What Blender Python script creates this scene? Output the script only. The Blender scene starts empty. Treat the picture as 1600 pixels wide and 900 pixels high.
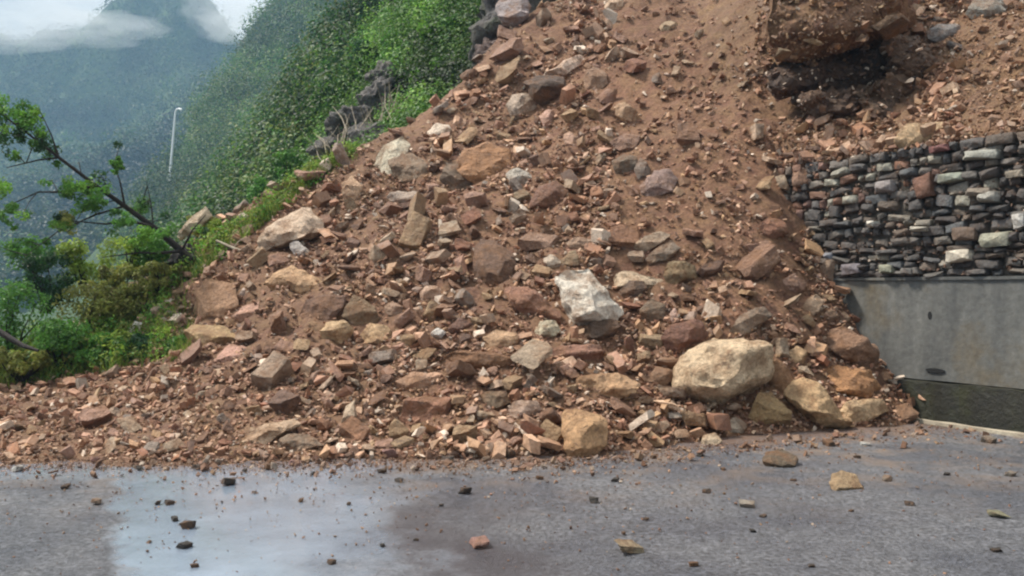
import bpy, bmesh, math, random
import numpy as np
from mathutils import Vector, Matrix, Euler
from mathutils.bvhtree import BVHTree

# ------------------------------------------------------------------ scene, camera, sky, sun
S = bpy.context.scene
COL = S.collection
R = math.radians
F = 1386.0                     # focal length in photo pixels (photo 1600 x 900)
EYE = 1.6
cam_d = bpy.data.cameras.new('camera')
cam_d.sensor_width = 36.0
cam_d.lens = 36.0 * F / 1600.0
cam_d.clip_start = 0.1
cam_d.clip_end = 5000
cam = bpy.data.objects.new('camera', cam_d)
cam.location = (0, 0, EYE)
cam.rotation_euler = (R(90), 0, 0)
COL.objects.link(cam)
S.camera = cam
S.view_settings.view_transform = 'Standard'
S.view_settings.look = 'None'
S.view_settings.exposure = 0.78
S.view_settings.gamma = 1
S.cycles.max_bounces = 6
S.cycles.volume_bounces = 1
S.cycles.filter_width = 2.2

SUN_EL, SUN_AZ = 56.0, -82.0     # azimuth measured from +Y (view direction), negative = left
w = bpy.data.worlds.new('World')
S.world = w
w.use_nodes = True
nt = w.node_tree
N, L = nt.nodes, nt.links
N.clear()
out = N.new('ShaderNodeOutputWorld')
bg = N.new('ShaderNodeBackground')
bg.inputs['Strength'].default_value = 0.078
sky = N.new('ShaderNodeTexSky')
sky.sky_type = 'NISHITA'
sky.sun_disc = False
sky.sun_elevation = R(SUN_EL)
sky.sun_rotation = R(SUN_AZ)
tc = N.new('ShaderNodeTexCoord')
mp = N.new('ShaderNodeMapping')
mp.inputs['Scale'].default_value = (1, 1, 2.6)
no = N.new('ShaderNodeTexNoise')
no.inputs['Scale'].default_value = 5.0
no.inputs['Detail'].default_value = 7
no.inputs['Roughness'].default_value = 0.55
cr = N.new('ShaderNodeValToRGB')
cr.color_ramp.elements[0].position = 0.36
cr.color_ramp.elements[0].color = (9.6, 9.9, 10.1, 1)
cr.color_ramp.elements[1].position = 0.62
cr.color_ramp.elements[1].color = (15.6, 15.5, 15.3, 1)
mx = N.new('ShaderNodeMix')
mx.data_type = 'RGBA'
mx.inputs['Factor'].default_value = 0.9
L.new(tc.outputs['Generated'], mp.inputs['Vector'])
L.new(mp.outputs[0], no.inputs['Vector'])
L.new(no.outputs['Fac'], cr.inputs['Fac'])
L.new(sky.outputs[0], mx.inputs[6])
L.new(cr.outputs[0], mx.inputs[7])
# overcast dome: brightest overhead, about a third of that at the horizon
sx = N.new('ShaderNodeSeparateXYZ'); L.new(tc.outputs['Generated'], sx.inputs[0])
mr = N.new('ShaderNodeMapRange'); L.new(sx.outputs[2], mr.inputs[0])
mr.inputs[1].default_value = 0.0; mr.inputs[2].default_value = 1.0
mr.inputs[3].default_value = 0.46; mr.inputs[4].default_value = 1.0
vs = N.new('ShaderNodeVectorMath'); vs.operation = 'SCALE'
L.new(mx.outputs[2], vs.inputs[0]); L.new(mr.outputs[0], vs.inputs[3])
L.new(vs.outputs[0], bg.inputs['Color'])
L.new(bg.outputs[0], out.inputs['Surface'])

sun_d = bpy.data.lights.new('sun', 'SUN')
sun_d.energy = 3.8
sun_d.angle = R(10)
sun_d.color = (1.0, 0.93, 0.83)
sun = bpy.data.objects.new('sun', sun_d)
sv = Vector((math.sin(R(SUN_AZ)) * math.cos(R(SUN_EL)), math.cos(R(SUN_AZ)) * math.cos(R(SUN_EL)), math.sin(R(SUN_EL))))
sun.rotation_euler = sv.to_track_quat('Z', 'Y').to_euler()
COL.objects.link(sun)

# ------------------------------------------------------------------ helpers
rng = np.random.default_rng(7)
random.seed(7)


def lin(c):
    r = [(v / 255.0) for v in c]
    return tuple((v / 12.92 if v < 0.04045 else ((v + 0.055) / 1.055) ** 2.4) for v in r)


def tag(o, label=None, cat=None, group=None, kind=None):
    if label: o['label'] = label
    if cat: o['category'] = cat
    if group: o['group'] = group
    if kind: o['kind'] = kind
    return o


def link(name, me, parent=None, mat=None):
    o = bpy.data.objects.new(name, me)
    if mat is not None and not me.materials:
        me.materials.append(mat)
    COL.objects.link(o)
    if parent: o.parent = parent
    return o


def empty(name, loc=(0, 0, 0)):
    o = bpy.data.objects.new(name, None)
    o.location = loc
    COL.objects.link(o)
    return o


def fastmesh(name, V, Fc, col=None, smooth=False):
    """V (n,3), Fc (m,k) with a single k, col (n,3) point colours"""
    V = np.asarray(V, dtype=np.float32)
    Fc = np.asarray(Fc, dtype=np.int32)
    me = bpy.data.meshes.new(name)
    m, k = Fc.shape
    me.vertices.add(len(V))
    me.vertices.foreach_set('co', V.ravel())
    me.loops.add(m * k)
    me.loops.foreach_set('vertex_index', Fc.ravel())
    me.polygons.add(m)
    me.polygons.foreach_set('loop_start', np.arange(0, m * k, k, dtype=np.int32))
    me.polygons.foreach_set('loop_total', np.full(m, k, dtype=np.int32))
    me.polygons.foreach_set('use_smooth', np.full(m, smooth, dtype=bool))
    me.update(calc_edges=True)
    if col is not None:
        a = me.color_attributes.new('Col', 'FLOAT_COLOR', 'POINT')
        c4 = np.ones((len(V), 4), dtype=np.float32)
        c4[:, :3] = col
        a.data.foreach_set('color', c4.ravel())
    return me


def _hash(ix, iy, iz):
    h = (ix.astype(np.int64) * 374761393 + iy.astype(np.int64) * 668265263 + iz.astype(np.int64) * 2147483647 + 1013) & 0xffffffff
    h = ((h ^ (h >> 13)) * 1274126177) & 0xffffffff
    h = (h ^ (h >> 16)) & 0xffffffff
    return h.astype(np.float64) / 4294967295.0


def vnoise(x, y, z=0.0):
    x = np.asarray(x, dtype=np.float64); y = np.asarray(y, dtype=np.float64)
    z = np.zeros_like(x) + z
    x0, y0, z0 = np.floor(x), np.floor(y), np.floor(z)
    fx, fy, fz = x - x0, y - y0, z - z0
    fx, fy, fz = [f * f * (3 - 2 * f) for f in (fx, fy, fz)]
    x0, y0, z0 = x0.astype(np.int64), y0.astype(np.int64), z0.astype(np.int64)
    r = 0
    for a in (0, 1):
        wa = fx if a else 1 - fx
        for b in (0, 1):
            wb = fy if b else 1 - fy
            for c in (0, 1):
                wc = fz if c else 1 - fz
                r = r + wa * wb * wc * _hash(x0 + a, y0 + b, z0 + c)
    return r * 2 - 1


def fbm(x, y, z=0.0, oct=4, gain=0.5):
    r, a, f = 0, 1.0, 1.0
    for i in range(oct):
        r = r + a * vnoise(x * f + i * 17.3, y * f + i * 9.1, z * f + i * 5.7)
        a *= gain; f *= 2.03
    return r


def ray(u, v, d):
    return np.array([(u - 800.0) / F * d, d, EYE - (v - 450.0) / F * d])


class RBF:
    def __init__(self, pts, eps=0.6, lam=1e-3):
        P = np.array(pts, dtype=np.float64)
        self.c = P[:, :2]
        self.eps = eps
        n = len(P)
        K = np.sqrt(((self.c[:, None] - self.c[None]) ** 2).sum(-1) + eps * eps)
        A = np.zeros((n + 3, n + 3))
        A[:n, :n] = K - lam * np.eye(n)
        A[:n, n] = 1; A[:n, n + 1:] = self.c
        A[n, :n] = 1; A[n + 1:, :n] = self.c.T
        b = np.zeros(n + 3); b[:n] = P[:, 2]
        self.w = np.linalg.solve(A, b)

    def __call__(self, x, y):
        x = np.asarray(x, dtype=np.float64); y = np.asarray(y, dtype=np.float64)
        r = self.w[-3] + self.w[-2] * x + self.w[-1] * y
        for (cx, cy), wt in zip(self.c, self.w[:-3]):
            r = r + wt * np.sqrt((x - cx) ** 2 + (y - cy) ** 2 + self.eps ** 2)
        return r


def grid_mesh(name, X, Y, Z, keep=None, smooth=True, col=None):
    ny, nx = X.shape
    V = np.stack([X, Y, Z], -1).reshape(-1, 3)
    idx = np.arange(ny * nx).reshape(ny, nx)
    Q = np.stack([idx[:-1, :-1], idx[:-1, 1:], idx[1:, 1:], idx[1:, :-1]], -1).reshape(-1, 4)
    if keep is not None:
        k = keep.reshape(-1)
        Q = Q[k[Q].any(1)]
        used = np.zeros(len(V), bool); used[Q.ravel()] = True
        remap = np.cumsum(used) - 1
        V = V[used]; Q = remap[Q]
        if col is not None: col = col.reshape(-1, 3)[used]
    elif col is not None:
        col = col.reshape(-1, 3)
    return fastmesh(name, V, Q, col, smooth)


# ------------------------------------------------------------------ materials
def new_mat(name):
    m = bpy.data.materials.new(name)
    m.use_nodes = True
    t = m.node_tree
    return m, t, t.nodes, t.links, t.nodes['Principled BSDF']


def mixc(t, a, b, fac, mode='MIX'):
    n = t.nodes.new('ShaderNodeMix')
    n.data_type = 'RGBA'; n.blend_type = mode
    for s, v in ((6, a), (7, b), (0, fac)):
        if hasattr(v, 'is_linked'): t.links.new(v, n.inputs[s])
        elif s == 0: n.inputs[0].default_value = v
        else: n.inputs[s].default_value = (*v[:3], 1)
    return n.outputs[2]


def noisef(t, vec, scale, detail=5, lo=0.3, hi=0.7, rough=0.6, tlo=0.0, thi=1.0):
    n = t.nodes.new('ShaderNodeTexNoise')
    n.inputs['Scale'].default_value = scale
    n.inputs['Detail'].default_value = detail
    n.inputs['Roughness'].default_value = rough
    if vec is not None: t.links.new(vec, n.inputs['Vector'])
    r = t.nodes.new('ShaderNodeMapRange')
    r.inputs[1].default_value = lo; r.inputs[2].default_value = hi
    r.inputs[3].default_value = tlo; r.inputs[4].default_value = thi
    t.links.new(n.outputs['Fac'], r.inputs[0])
    return r.outputs[0]


def bump(t, h, strength, dist, normal=None):
    b = t.nodes.new('ShaderNodeBump')
    b.inputs['Strength'].default_value = strength
    b.inputs['Distance'].default_value = dist
    t.links.new(h, b.inputs['Height'])
    if normal is not None: t.links.new(normal, b.inputs['Normal'])
    return b.outputs[0]


def mmath(t, op, a, b=None):
    n = t.nodes.new('ShaderNodeMath'); n.operation = op
    for i, v in enumerate((a, b)):
        if v is None: continue
        if hasattr(v, 'is_linked'): t.links.new(v, n.inputs[i])
        else: n.inputs[i].default_value = v
    return n.outputs[0]


def geo_pos(t):
    return t.nodes.new('ShaderNodeNewGeometry').outputs['Position']


def rock_material(name, src, bumpd=0.03, soil=0.55):
    m, t, n, l, p = new_mat(name)
    pos = geo_pos(t)
    if src == 'object':
        c = n.new('ShaderNodeObjectInfo').outputs['Color']
    else:
        a = n.new('ShaderNodeAttribute'); a.attribute_name = 'Col'; c = a.outputs['Color']
    v1 = noisef(t, pos, 5.0, 6, 0.3, 0.7, 0.65, 0.72, 1.2)
    v2 = noisef(t, pos, 34.0, 4, 0.3, 0.7, 0.6, 0.74, 1.22)
    cmul = n.new('ShaderNodeVectorMath'); cmul.operation = 'SCALE'
    l.new(c, cmul.inputs[0]); l.new(mmath(t, 'MULTIPLY', v1, v2), cmul.inputs[3])
    # iron-stained veins and clay smears
    st = noisef(t, pos, 3.4, 8, 0.46, 0.60, 0.75, 0.0, soil)
    c2 = mixc(t, cmul.outputs[0], lin((136, 96, 62)), st)
    vein = noisef(t, pos, 9.0, 8, 0.56, 0.62, 0.75, 0.0, 0.45)
    c3 = mixc(t, c2, lin((78, 60, 50)), vein)
    l.new(c3, p.inputs['Base Color'])
    l.new(noisef(t, pos, 12, 3, 0.3, 0.7, 0.5, 0.55, 0.85), p.inputs['Roughness'])
    h = noisef(t, pos, 16.0, 8, 0.2, 0.8, 0.68)
    l.new(bump(t, h, 0.9, bumpd), p.inputs['Normal'])
    return m


M_ROCK = rock_material('rock_surface', 'object', 0.08, 0.68)
M_RUBBLE = rock_material('rubble_surface', 'attr', 0.015, 0.35)
M_DARK = rock_material('dark_shale', 'object', 0.08, 0.25)
M_WALLST = rock_material('wall_stone_surface', 'object', 0.03, 0.12)


def soil_material():
    m, t, n, l, p = new_mat('slide_soil')
    pos = geo_pos(t)
    a = noisef(t, pos, 0.9, 6, 0.35, 0.65, 0.6)
    b = noisef(t, pos, 3.5, 7, 0.35, 0.65, 0.65)
    c = noisef(t, pos, 18, 6, 0.3, 0.7, 0.65, 0.62, 1.3)
    at = n.new('ShaderNodeAttribute'); at.attribute_name = 'Col'
    base = mixc(t, lin((143, 104, 82)), lin((120, 87, 70)), a)
    base = mixc(t, base, lin((150, 117, 86)), b)
    mul = mixc(t, base, at.outputs['Color'], 1.0, 'MULTIPLY')
    s = n.new('ShaderNodeVectorMath'); s.operation = 'SCALE'
    l.new(mul, s.inputs[0]); l.new(c, s.inputs[3])
    l.new(s.outputs[0], p.inputs['Base Color'])
    p.inputs['Roughness'].default_value = 0.8
    p.inputs['Specular IOR Level'].default_value = 0.4
    h = noisef(t, pos, 14, 9, 0.2, 0.8, 0.72)
    l.new(bump(t, h, 1.0, 0.08), p.inputs['Normal'])
    return m


M_SOIL = soil_material()


def road_material():
    m, t, n, l, p = new_mat('wet_asphalt')
    pos = geo_pos(t)
    sep = n.new('ShaderNodeSeparateXYZ'); l.new(pos, sep.inputs[0])
    X, Y = sep.outputs[0], sep.outputs[1]
    wob = noisef(t, pos, 1.1, 5, 0.0, 1.0, 0.6, -0.8, 0.8)
    wob2 = noisef(t, pos, 6.0, 5, 0.0, 1.0, 0.6, -0.3, 0.3)
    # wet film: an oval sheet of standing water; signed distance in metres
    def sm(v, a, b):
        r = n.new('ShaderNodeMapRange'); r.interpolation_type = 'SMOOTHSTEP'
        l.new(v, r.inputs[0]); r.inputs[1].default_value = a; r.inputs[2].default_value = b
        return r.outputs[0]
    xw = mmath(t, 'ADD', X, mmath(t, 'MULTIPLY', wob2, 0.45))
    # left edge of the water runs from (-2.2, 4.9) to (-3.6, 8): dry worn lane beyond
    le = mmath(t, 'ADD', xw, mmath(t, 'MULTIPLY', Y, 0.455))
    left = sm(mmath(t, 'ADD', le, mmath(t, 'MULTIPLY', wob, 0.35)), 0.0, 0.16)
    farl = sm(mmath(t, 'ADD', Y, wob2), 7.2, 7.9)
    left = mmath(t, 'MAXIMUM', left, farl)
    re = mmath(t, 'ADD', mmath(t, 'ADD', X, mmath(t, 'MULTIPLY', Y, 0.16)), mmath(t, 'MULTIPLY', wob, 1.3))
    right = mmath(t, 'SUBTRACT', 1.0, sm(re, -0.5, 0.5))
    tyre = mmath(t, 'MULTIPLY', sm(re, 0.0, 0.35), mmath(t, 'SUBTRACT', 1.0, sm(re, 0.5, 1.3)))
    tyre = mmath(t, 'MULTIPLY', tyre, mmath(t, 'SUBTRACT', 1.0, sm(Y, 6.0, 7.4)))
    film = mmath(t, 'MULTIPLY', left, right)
    damp = noisef(t, pos, 0.8, 5, 0.4, 0.6, 0.6)
    grain = n.new('ShaderNodeTexVoronoi'); grain.inputs['Scale'].default_value = 75
    l.new(pos, grain.inputs['Vector'])
    g2 = noisef(t, pos, 30, 6, 0.38, 0.66, 0.8, 0.3, 2.3)
    g3 = noisef(t, pos, 9, 6, 0.35, 0.7, 0.75, 0.7, 1.4)
    ac = mixc(t, lin((74, 76, 83)), lin((94, 94, 97)), damp)
    s = n.new('ShaderNodeVectorMath'); s.operation = 'SCALE'
    l.new(ac, s.inputs[0]); l.new(mmath(t, 'MULTIPLY', g2, g3), s.inputs[3])
    # pale wet patch, with the sky's reflection painted into its base colour
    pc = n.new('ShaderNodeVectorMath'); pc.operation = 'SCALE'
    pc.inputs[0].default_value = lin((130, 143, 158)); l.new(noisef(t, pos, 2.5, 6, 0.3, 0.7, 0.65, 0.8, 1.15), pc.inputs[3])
    sheened = mixc(t, s.outputs[0], pc.outputs[0], mmath(t, 'MULTIPLY', film, 0.92))
    sheened = mixc(t, sheened, lin((62, 56, 60)), mmath(t, 'MULTIPLY', tyre, 0.7))
    # brown silt washed off the slide
    silt = noisef(t, pos, 1.7, 7, 0.48, 0.66, 0.7, 0.0, 0.7)
    near = sm(Y, 5.5, 9.0)
    siltf = mmath(t, 'MULTIPLY', silt, near)
    c = mixc(t, sheened, lin((140, 118, 98)), mmath(t, 'MULTIPLY', siltf, mmath(t, 'SUBTRACT', 1.0, mmath(t, 'MULTIPLY', film, 0.6))))
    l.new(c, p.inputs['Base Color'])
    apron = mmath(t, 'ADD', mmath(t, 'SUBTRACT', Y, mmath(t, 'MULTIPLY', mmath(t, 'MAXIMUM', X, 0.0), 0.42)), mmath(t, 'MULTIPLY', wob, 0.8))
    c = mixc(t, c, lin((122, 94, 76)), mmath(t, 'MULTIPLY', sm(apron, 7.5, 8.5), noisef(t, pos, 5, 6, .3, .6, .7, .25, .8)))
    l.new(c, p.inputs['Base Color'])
    rr = mixc(t, (0.3,) * 3, (0.48,) * 3, damp)
    rr = mixc(t, rr, (0.2,) * 3, film)
    l.new(rr, p.inputs['Roughness'])
    # aggregate relief drowned under the film
    h = mmath(t, 'ADD', mmath(t, 'MULTIPLY', grain.outputs['Distance'], 0.8), g2)
    bd = n.new('ShaderNodeBump'); bd.inputs['Distance'].default_value = 0.006
    l.new(h, bd.inputs['Height'])
    l.new(mmath(t, 'SUBTRACT', 0.75, mmath(t, 'MULTIPLY', film, 0.62)), bd.inputs['Strength'])
    l.new(bd.outputs[0], p.inputs['Normal'])
    l.new(mmath(t, 'MULTIPLY', film, 0.85), p.inputs['Coat Weight'])
    p.inputs['Coat Roughness'].default_value = 0.12
    p.inputs['Coat IOR'].default_value = 1.5
    return m


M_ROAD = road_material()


def leaf_material(name='leaf_surface'):
    m, t, n, l, p = new_mat(name)
    a = n.new('ShaderNodeAttribute'); a.attribute_name = 'Col'
    l.new(a.outputs['Color'], p.inputs['Base Color'])
    p.inputs['Roughness'].default_value = 0.5
    p.inputs['Specular IOR Level'].default_value = 0.35
    tr = n.new('ShaderNodeBsdfTranslucent'); l.new(a.outputs['Color'], tr.inputs[0])
    ms = n.new('ShaderNodeMixShader'); ms.inputs[0].default_value = 0.4
    l.new(p.outputs[0], ms.inputs[1]); l.new(tr.outputs[0], ms.inputs[2])
    l.new(ms.outputs[0], n['Material Output'].inputs['Surface'])
    return m


M_LEAF = leaf_material()


def simple_mat(name, c1, c2, scale=4, rough=0.8, bs=0.5, bd=0.01, streak=False, c3=None, s3=2.0):
    m, t, n, l, p = new_mat(name)
    pos = geo_pos(t)
    if streak:
        mpn = n.new('ShaderNodeMapping'); mpn.inputs['Scale'].default_value = (1.4, 1.4, 0.3)
        l.new(pos, mpn.inputs[0]); pv = mpn.outputs[0]
    else: pv = pos
    c = mixc(t, c1, c2, noisef(t, pv, scale, 7, 0.33, 0.67, 0.65))
    if c3: c = mixc(t, c, c3, noisef(t, pos, s3, 7, 0.5, 0.66, 0.65, 0, 0.85))
    s = n.new('ShaderNodeVectorMath'); s.operation = 'SCALE'
    l.new(c, s.inputs[0]); l.new(noisef(t, pos, scale * 9, 4, 0.3, 0.7, 0.6, 0.8, 1.2), s.inputs[3])
    l.new(s.outputs[0], p.inputs['Base Color'])
    p.inputs['Roughness'].default_value = rough
    l.new(bump(t, noisef(t, pos, scale * 6, 7, 0.2, 0.8, 0.65), bs, bd), p.inputs['Normal'])
    return m


M_CONC = simple_mat('weathered_concrete', lin((106, 106, 102)), lin((74, 75, 74)), 1.6, 0.75, 0.5, 0.012, True, lin((96, 86, 68)), 1.1)
M_WETCONC = simple_mat('mossy_wet_concrete', lin((44, 43, 33)), lin((34, 33, 28)), 2.5, 0.55, 0.6, 0.02, False, lin((50, 52, 32)), 2.0)
M_MORTAR = simple_mat('dark_wall_core', lin((98, 90, 80)), lin((70, 65, 60)), 8, 0.9, 0.9, 0.05)
M_KERB = simple_mat('kerb_concrete', lin((176, 166, 146)), lin((136, 124, 108)), 5, 0.7, 0.5, 0.01)
M_BARK = simple_mat('dark_wet_bark', lin((44, 34, 28)), lin((24, 20, 18)), 12, 0.7, 0.9, 0.02)
M_DEADWOOD = simple_mat('pale_bare_wood', lin((170, 158, 138)), lin((128, 112, 92)), 12, 0.7, 0.6, 0.01)
M_POLE = simple_mat('galvanised_pole', lin((226, 228, 228)), lin((205, 208, 210)), 6, 0.45, 0.1, 0.002)
M_VERGE = simple_mat('verge_earth', lin((84, 72, 50)), lin((62, 70, 36)), 1.4, 0.9, 0.9, 0.1, False, lin((96, 78, 56)), 0.7)
M_FOREST = simple_mat('forest_ground', lin((58, 82, 40)), lin((40, 62, 34)), 0.25, 0.9, 0.8, 0.4, False, lin((74, 96, 46)), 0.12)
M_CRAG = simple_mat('grey_crag', lin((124, 118, 112)), lin((84, 80, 80)), 1.6, 0.85, 1.0, 0.15, False, lin((70, 78, 50)), 1.0)

# ------------------------------------------------------------------ terrain functions
WD = np.array([-0.5, 0.8660254])     # along the wall, away from the camera
WN = np.array([0.8660254, 0.5])      # into the hillside
WALL_N = 9.9                         # wall face
KERB_N = 9.40


def wn(x, y): return x * WN[0] + y * WN[1]
def ws(x, y): return x * WD[0] + y * WD[1]
def wxy(s, n): return np.array([s * WD[0] + n * WN[0], s * WD[1] + n * WN[1]])


P_PX = [  # (u, v, depth) on the debris cone
    (-150, 650, 11.2), (-150, 590, 13.2), (0, 722, 8.2), (0, 650, 10.4), (0, 605, 12.6), (150, 722, 8.2), (150, 640, 10.6), (150, 585, 12.8),
    (300, 720, 8.2), (300, 620, 10.6), (300, 520, 12.6), (280, 408, 14.5), (185, 500, 13.8), (230, 450, 14.3), (400, 326, 15.6), (480, 275, 16.4),
    (450, 715, 8.35), (450, 600, 10.2), (450, 500, 11.8), (450, 400, 13.6),
    (600, 712, 8.4), (600, 600, 9.9), (600, 450, 12.0), (600, 300, 14.8), (565, 232, 16.4),
    (760, 712, 8.4), (900, 708, 8.55), (900, 600, 9.75), (900, 450, 11.4), (900, 300, 13.6), (900, 150, 16.6), (900, 5, 20.6), (848, 12, 20.4),
    (760, 450, 11.6), (760, 300, 14.0), (700, 140, 18.0), (760, 92, 19.2), (760, 180, 17.0),
    (1050, 690, 9.1), (1050, 600, 10.0), (1050, 450, 11.4), (1050, 300, 13.2), (1050, 150, 15.8), (1050, 0, 19.4),
    (1200, 677, 9.7), (1200, 600, 10.2), (1200, 520, 10.8), (1200, 450, 11.5), (1200, 300, 12.8), (1200, 200, 14.0), (1200, 60, 16.8),
    (1320, 668, 10.1), (1300, 600, 10.6), (1290, 520, 11.3), (1430, 657, 10.5), (1380, 585, 11.1), (1335, 515, 11.65), (1292, 440, 12.15), (1245, 335, 12.7),
]
pp = [ray(*p) for p in P_PX]
pp += [np.array(p) for p in [
    (-7.4, 17.0, 0.0), (-5.2, 19.0, 1.0), (-3.2, 20.0, 2.8), (-1.8, 22.2, 4.6), (0.2, 25.5, 7.2), (2.2, 28.5, 10.2), (6, 30, 14.5), (10, 30, 16.5),
    (-9.5, 13.8, 0.0), (-9, 16.5, -0.6), (-12, 15, -0.8), (-8, 19, -1.6), (-3.5, 24, 2.6), (-1.5, 27, 5.0),
    (-13, 9, -0.1), (-7, 6.6, -.35), (-3, 6.6, -.35), (0, 6.6, -.4), (2.5, 7.0, -.5), (4.4, 8.4, -.5),
    (5.35, 9.7, -0.7), (5.1, 10.6, -.4), (5.0, 11.2, 0.3), (4.9, 11.9, .8), (5.6, 11.4, .4), (7, 11, 0), (6, 14, 3.0), (8, 16, 5.0), (7, 20, 7.8), (10, 24, 11.5)]]
P_base = RBF(pp, 0.5, 0.02)

H_PX = [(1600, 203, 10.05), (1500, 218, 10.65), (1400, 234, 11.35), (1300, 250, 12.35), (1240, 262, 12.8), (1600, 100, 12.2), (1600, 0, 14.8), (1500, 150, 11.9),
        (1500, 50, 14.0), (1430, 195, 12.2), (1330, 205, 12.9), (1250, 195, 13.5), (1330, 130, 14.6), (1260, 120, 14.7), (1410, 120, 14.0),
        (1330, 20, 15.3), (1225, 15, 15.8), (1420, 20, 15.0), (1100, 0, 19.2), (1180, 150, 14.6), (1700, 190, 9.6), (1750, 60, 12.2), (1600, -200, 20),
        (1300, -200, 22), (1000, -150, 26), (1450, -80, 17)]
hp = [ray(*p) for p in H_PX] + [np.array(p) for p in [
    (-1, 30, 8.0), (2, 33, 12), (10, 34, 22), (20, 30, 26), (20, 15, 15), (16, 4, 10), (12, -4, 6), (9.5, 4, 3.5), (12.8, -2, 3.6), (8, 7, 3.5), (3.2, 14.3, 3.2), (1.8, 17, 4.6)]]
H_base = RBF(hp, 0.4, 0.01)


def terr_detail(x, y):
    big = fbm(x * 0.62, y * 0.62, 3.3, 3) * 0.19
    mid = (0.5 - np.abs(fbm(x * 1.7, y * 1.7, 8.1, 3))) * 0.15
    fine = fbm(x * 7.0, y * 7.0, 1.7, 2) * 0.035
    return big + mid + fine


def P_h(x, y):
    b = P_base(x, y)
    f = np.clip((b + 0.25) / 0.8, 0.25, 1.0)
    return b + terr_detail(x, y) * f


def H_h(x, y):
    b = H_base(x, y)
    return b + terr_detail(x + 31, y) * 1.0 + np.abs(vnoise(x * 1.1, y * 1.1, 5)) * .12 - .05


# --- debris slope mesh
gx = np.arange(-13, 8.5, 0.058); gy = np.arange(6.6, 29, 0.058)
X, Y = np.meshgrid(gx, gy)
Z = P_h(X, Y)
WNc = wn(X, Y)
# in front of the wall's right-hand stretch the heap stays in front of the masonry
keep = (Z > -0.06) | (Y > 14)
keep &= ~((Y > 15) & (Z < -2.0))
# below ground the sheet is tucked under the road surface
tint = np.ones(X.shape + (3,))
rd = np.clip(1 - np.abs(X - 2.2) / 5.0, 0, 1)[..., None]
tint = tint * (1 - rd * 0.5) + np.array([1.03, .93, .90]) * rd * 0.5
tint *= (1.0 + 0.1 * fbm(X * .5, Y * .5, 2.2, 3))[..., None]
lft = np.clip((-X - 3.5) / 3.0, 0, 1)[..., None] * np.clip((13 - Y) / 4, 0, 1)[..., None]
tint = tint * (1 - lft * .25) + np.array([.85, .8, .8]) * lft * .25
lf2 = np.clip((-X - 5.6) / 1.0, 0, 1)[..., None] * np.clip((Y - 12.4) / .8, 0, 1)[..., None]
tint = tint * (1 - lf2) + np.array([.50, .58, .42]) * lf2
slope_me = grid_mesh('debris_slope', X, Y, Z, keep, True, tint)
slope = link('debris_slope', slope_me, None, M_SOIL)
tag(slope, kind='structure')
slope['label'] = 'brown earth and gravel slope of the landslide spilling over the road'

# --- upper hillside behind the wall
gs = np.arange(-6, 33, 0.08); gn = np.concatenate([np.arange(WALL_N + 0.1, 19, 0.08), np.arange(19, 34, .5)])
SS, NN = np.meshgrid(gs, gn)
HX = SS * WD[0] + NN * WN[0]; HY = SS * WD[1] + NN * WN[1]
HZ = H_h(HX, HY)
HZ = np.where(NN < WALL_N + 0.35, np.minimum(HZ, 3.38 + (NN - WALL_N) * .5 + 0.06 * vnoise(HX * 4, HY * 4)), HZ)
HZ[0, :] = 3.2
tint = np.ones(HX.shape + (3,)) * np.array([1.02, 1.04, 1.0])
tint *= (1.0 + 0.13 * fbm(HX * .6, HY * .6, 7.2, 3))[..., None]
hill_me = grid_mesh('hillside', HX, HY, HZ, None, True, tint)
hill = link('hillside', hill_me, None, M_SOIL)
tag(hill, kind='structure')
hill['label'] = 'bare tan hillside above the stone wall'


def bvh_of(me):
    me.calc_loop_triangles()
    V = np.empty(len(me.vertices) * 3, np.float32); me.vertices.foreach_get('co', V)
    T = np.empty(len(me.loop_triangles) * 3, np.int32); me.loop_triangles.foreach_get('vertices', T)
    return BVHTree.FromPolygons([tuple(v) for v in V.reshape(-1, 3).tolist()], T.reshape(-1, 3).tolist())


B_slope = bvh_of(slope_me)
B_hill = bvh_of(hill_me)
EYEV = Vector((0, 0, EYE))


def cast(u, v, maxd=60):
    """first ground surface seen through photo pixel (u, v): slope, hillside, wall plane or road"""
    dr = Vector(((u - 800.0) / F, 1.0, -(v - 450.0) / F))
    ln = dr.length; dn = dr / ln
    best, nb, what = None, None, None
    for b, nme in ((B_slope, 'slope'), (B_hill, 'hill')):
        h = b.ray_cast(EYEV, dn, maxd)
        if h[0] is not None and (best is None or h[3] < best):
            best, nb, what = h[3], h[1], nme
    if dr.z < 0:
        t = -EYE / dn.z
        if t < (best or 1e9): best, nb, what = t, Vector((0, 0, 1)), 'road'
    # wall plane
    dnn = dn.x * WN[0] + dn.y * WN[1]
    if dnn > 0:
        t = WALL_N / dnn
        z = EYE + dn.z * t
        if z < 3.3 and t < (best or 1e9): best, nb, what = t, Vector((-WN[0], -WN[1], 0)), 'wall'
    if best is None: return None
    p = EYEV + dn * best
    if nb.z < 0: nb = -nb
    return p, nb, what


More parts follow.
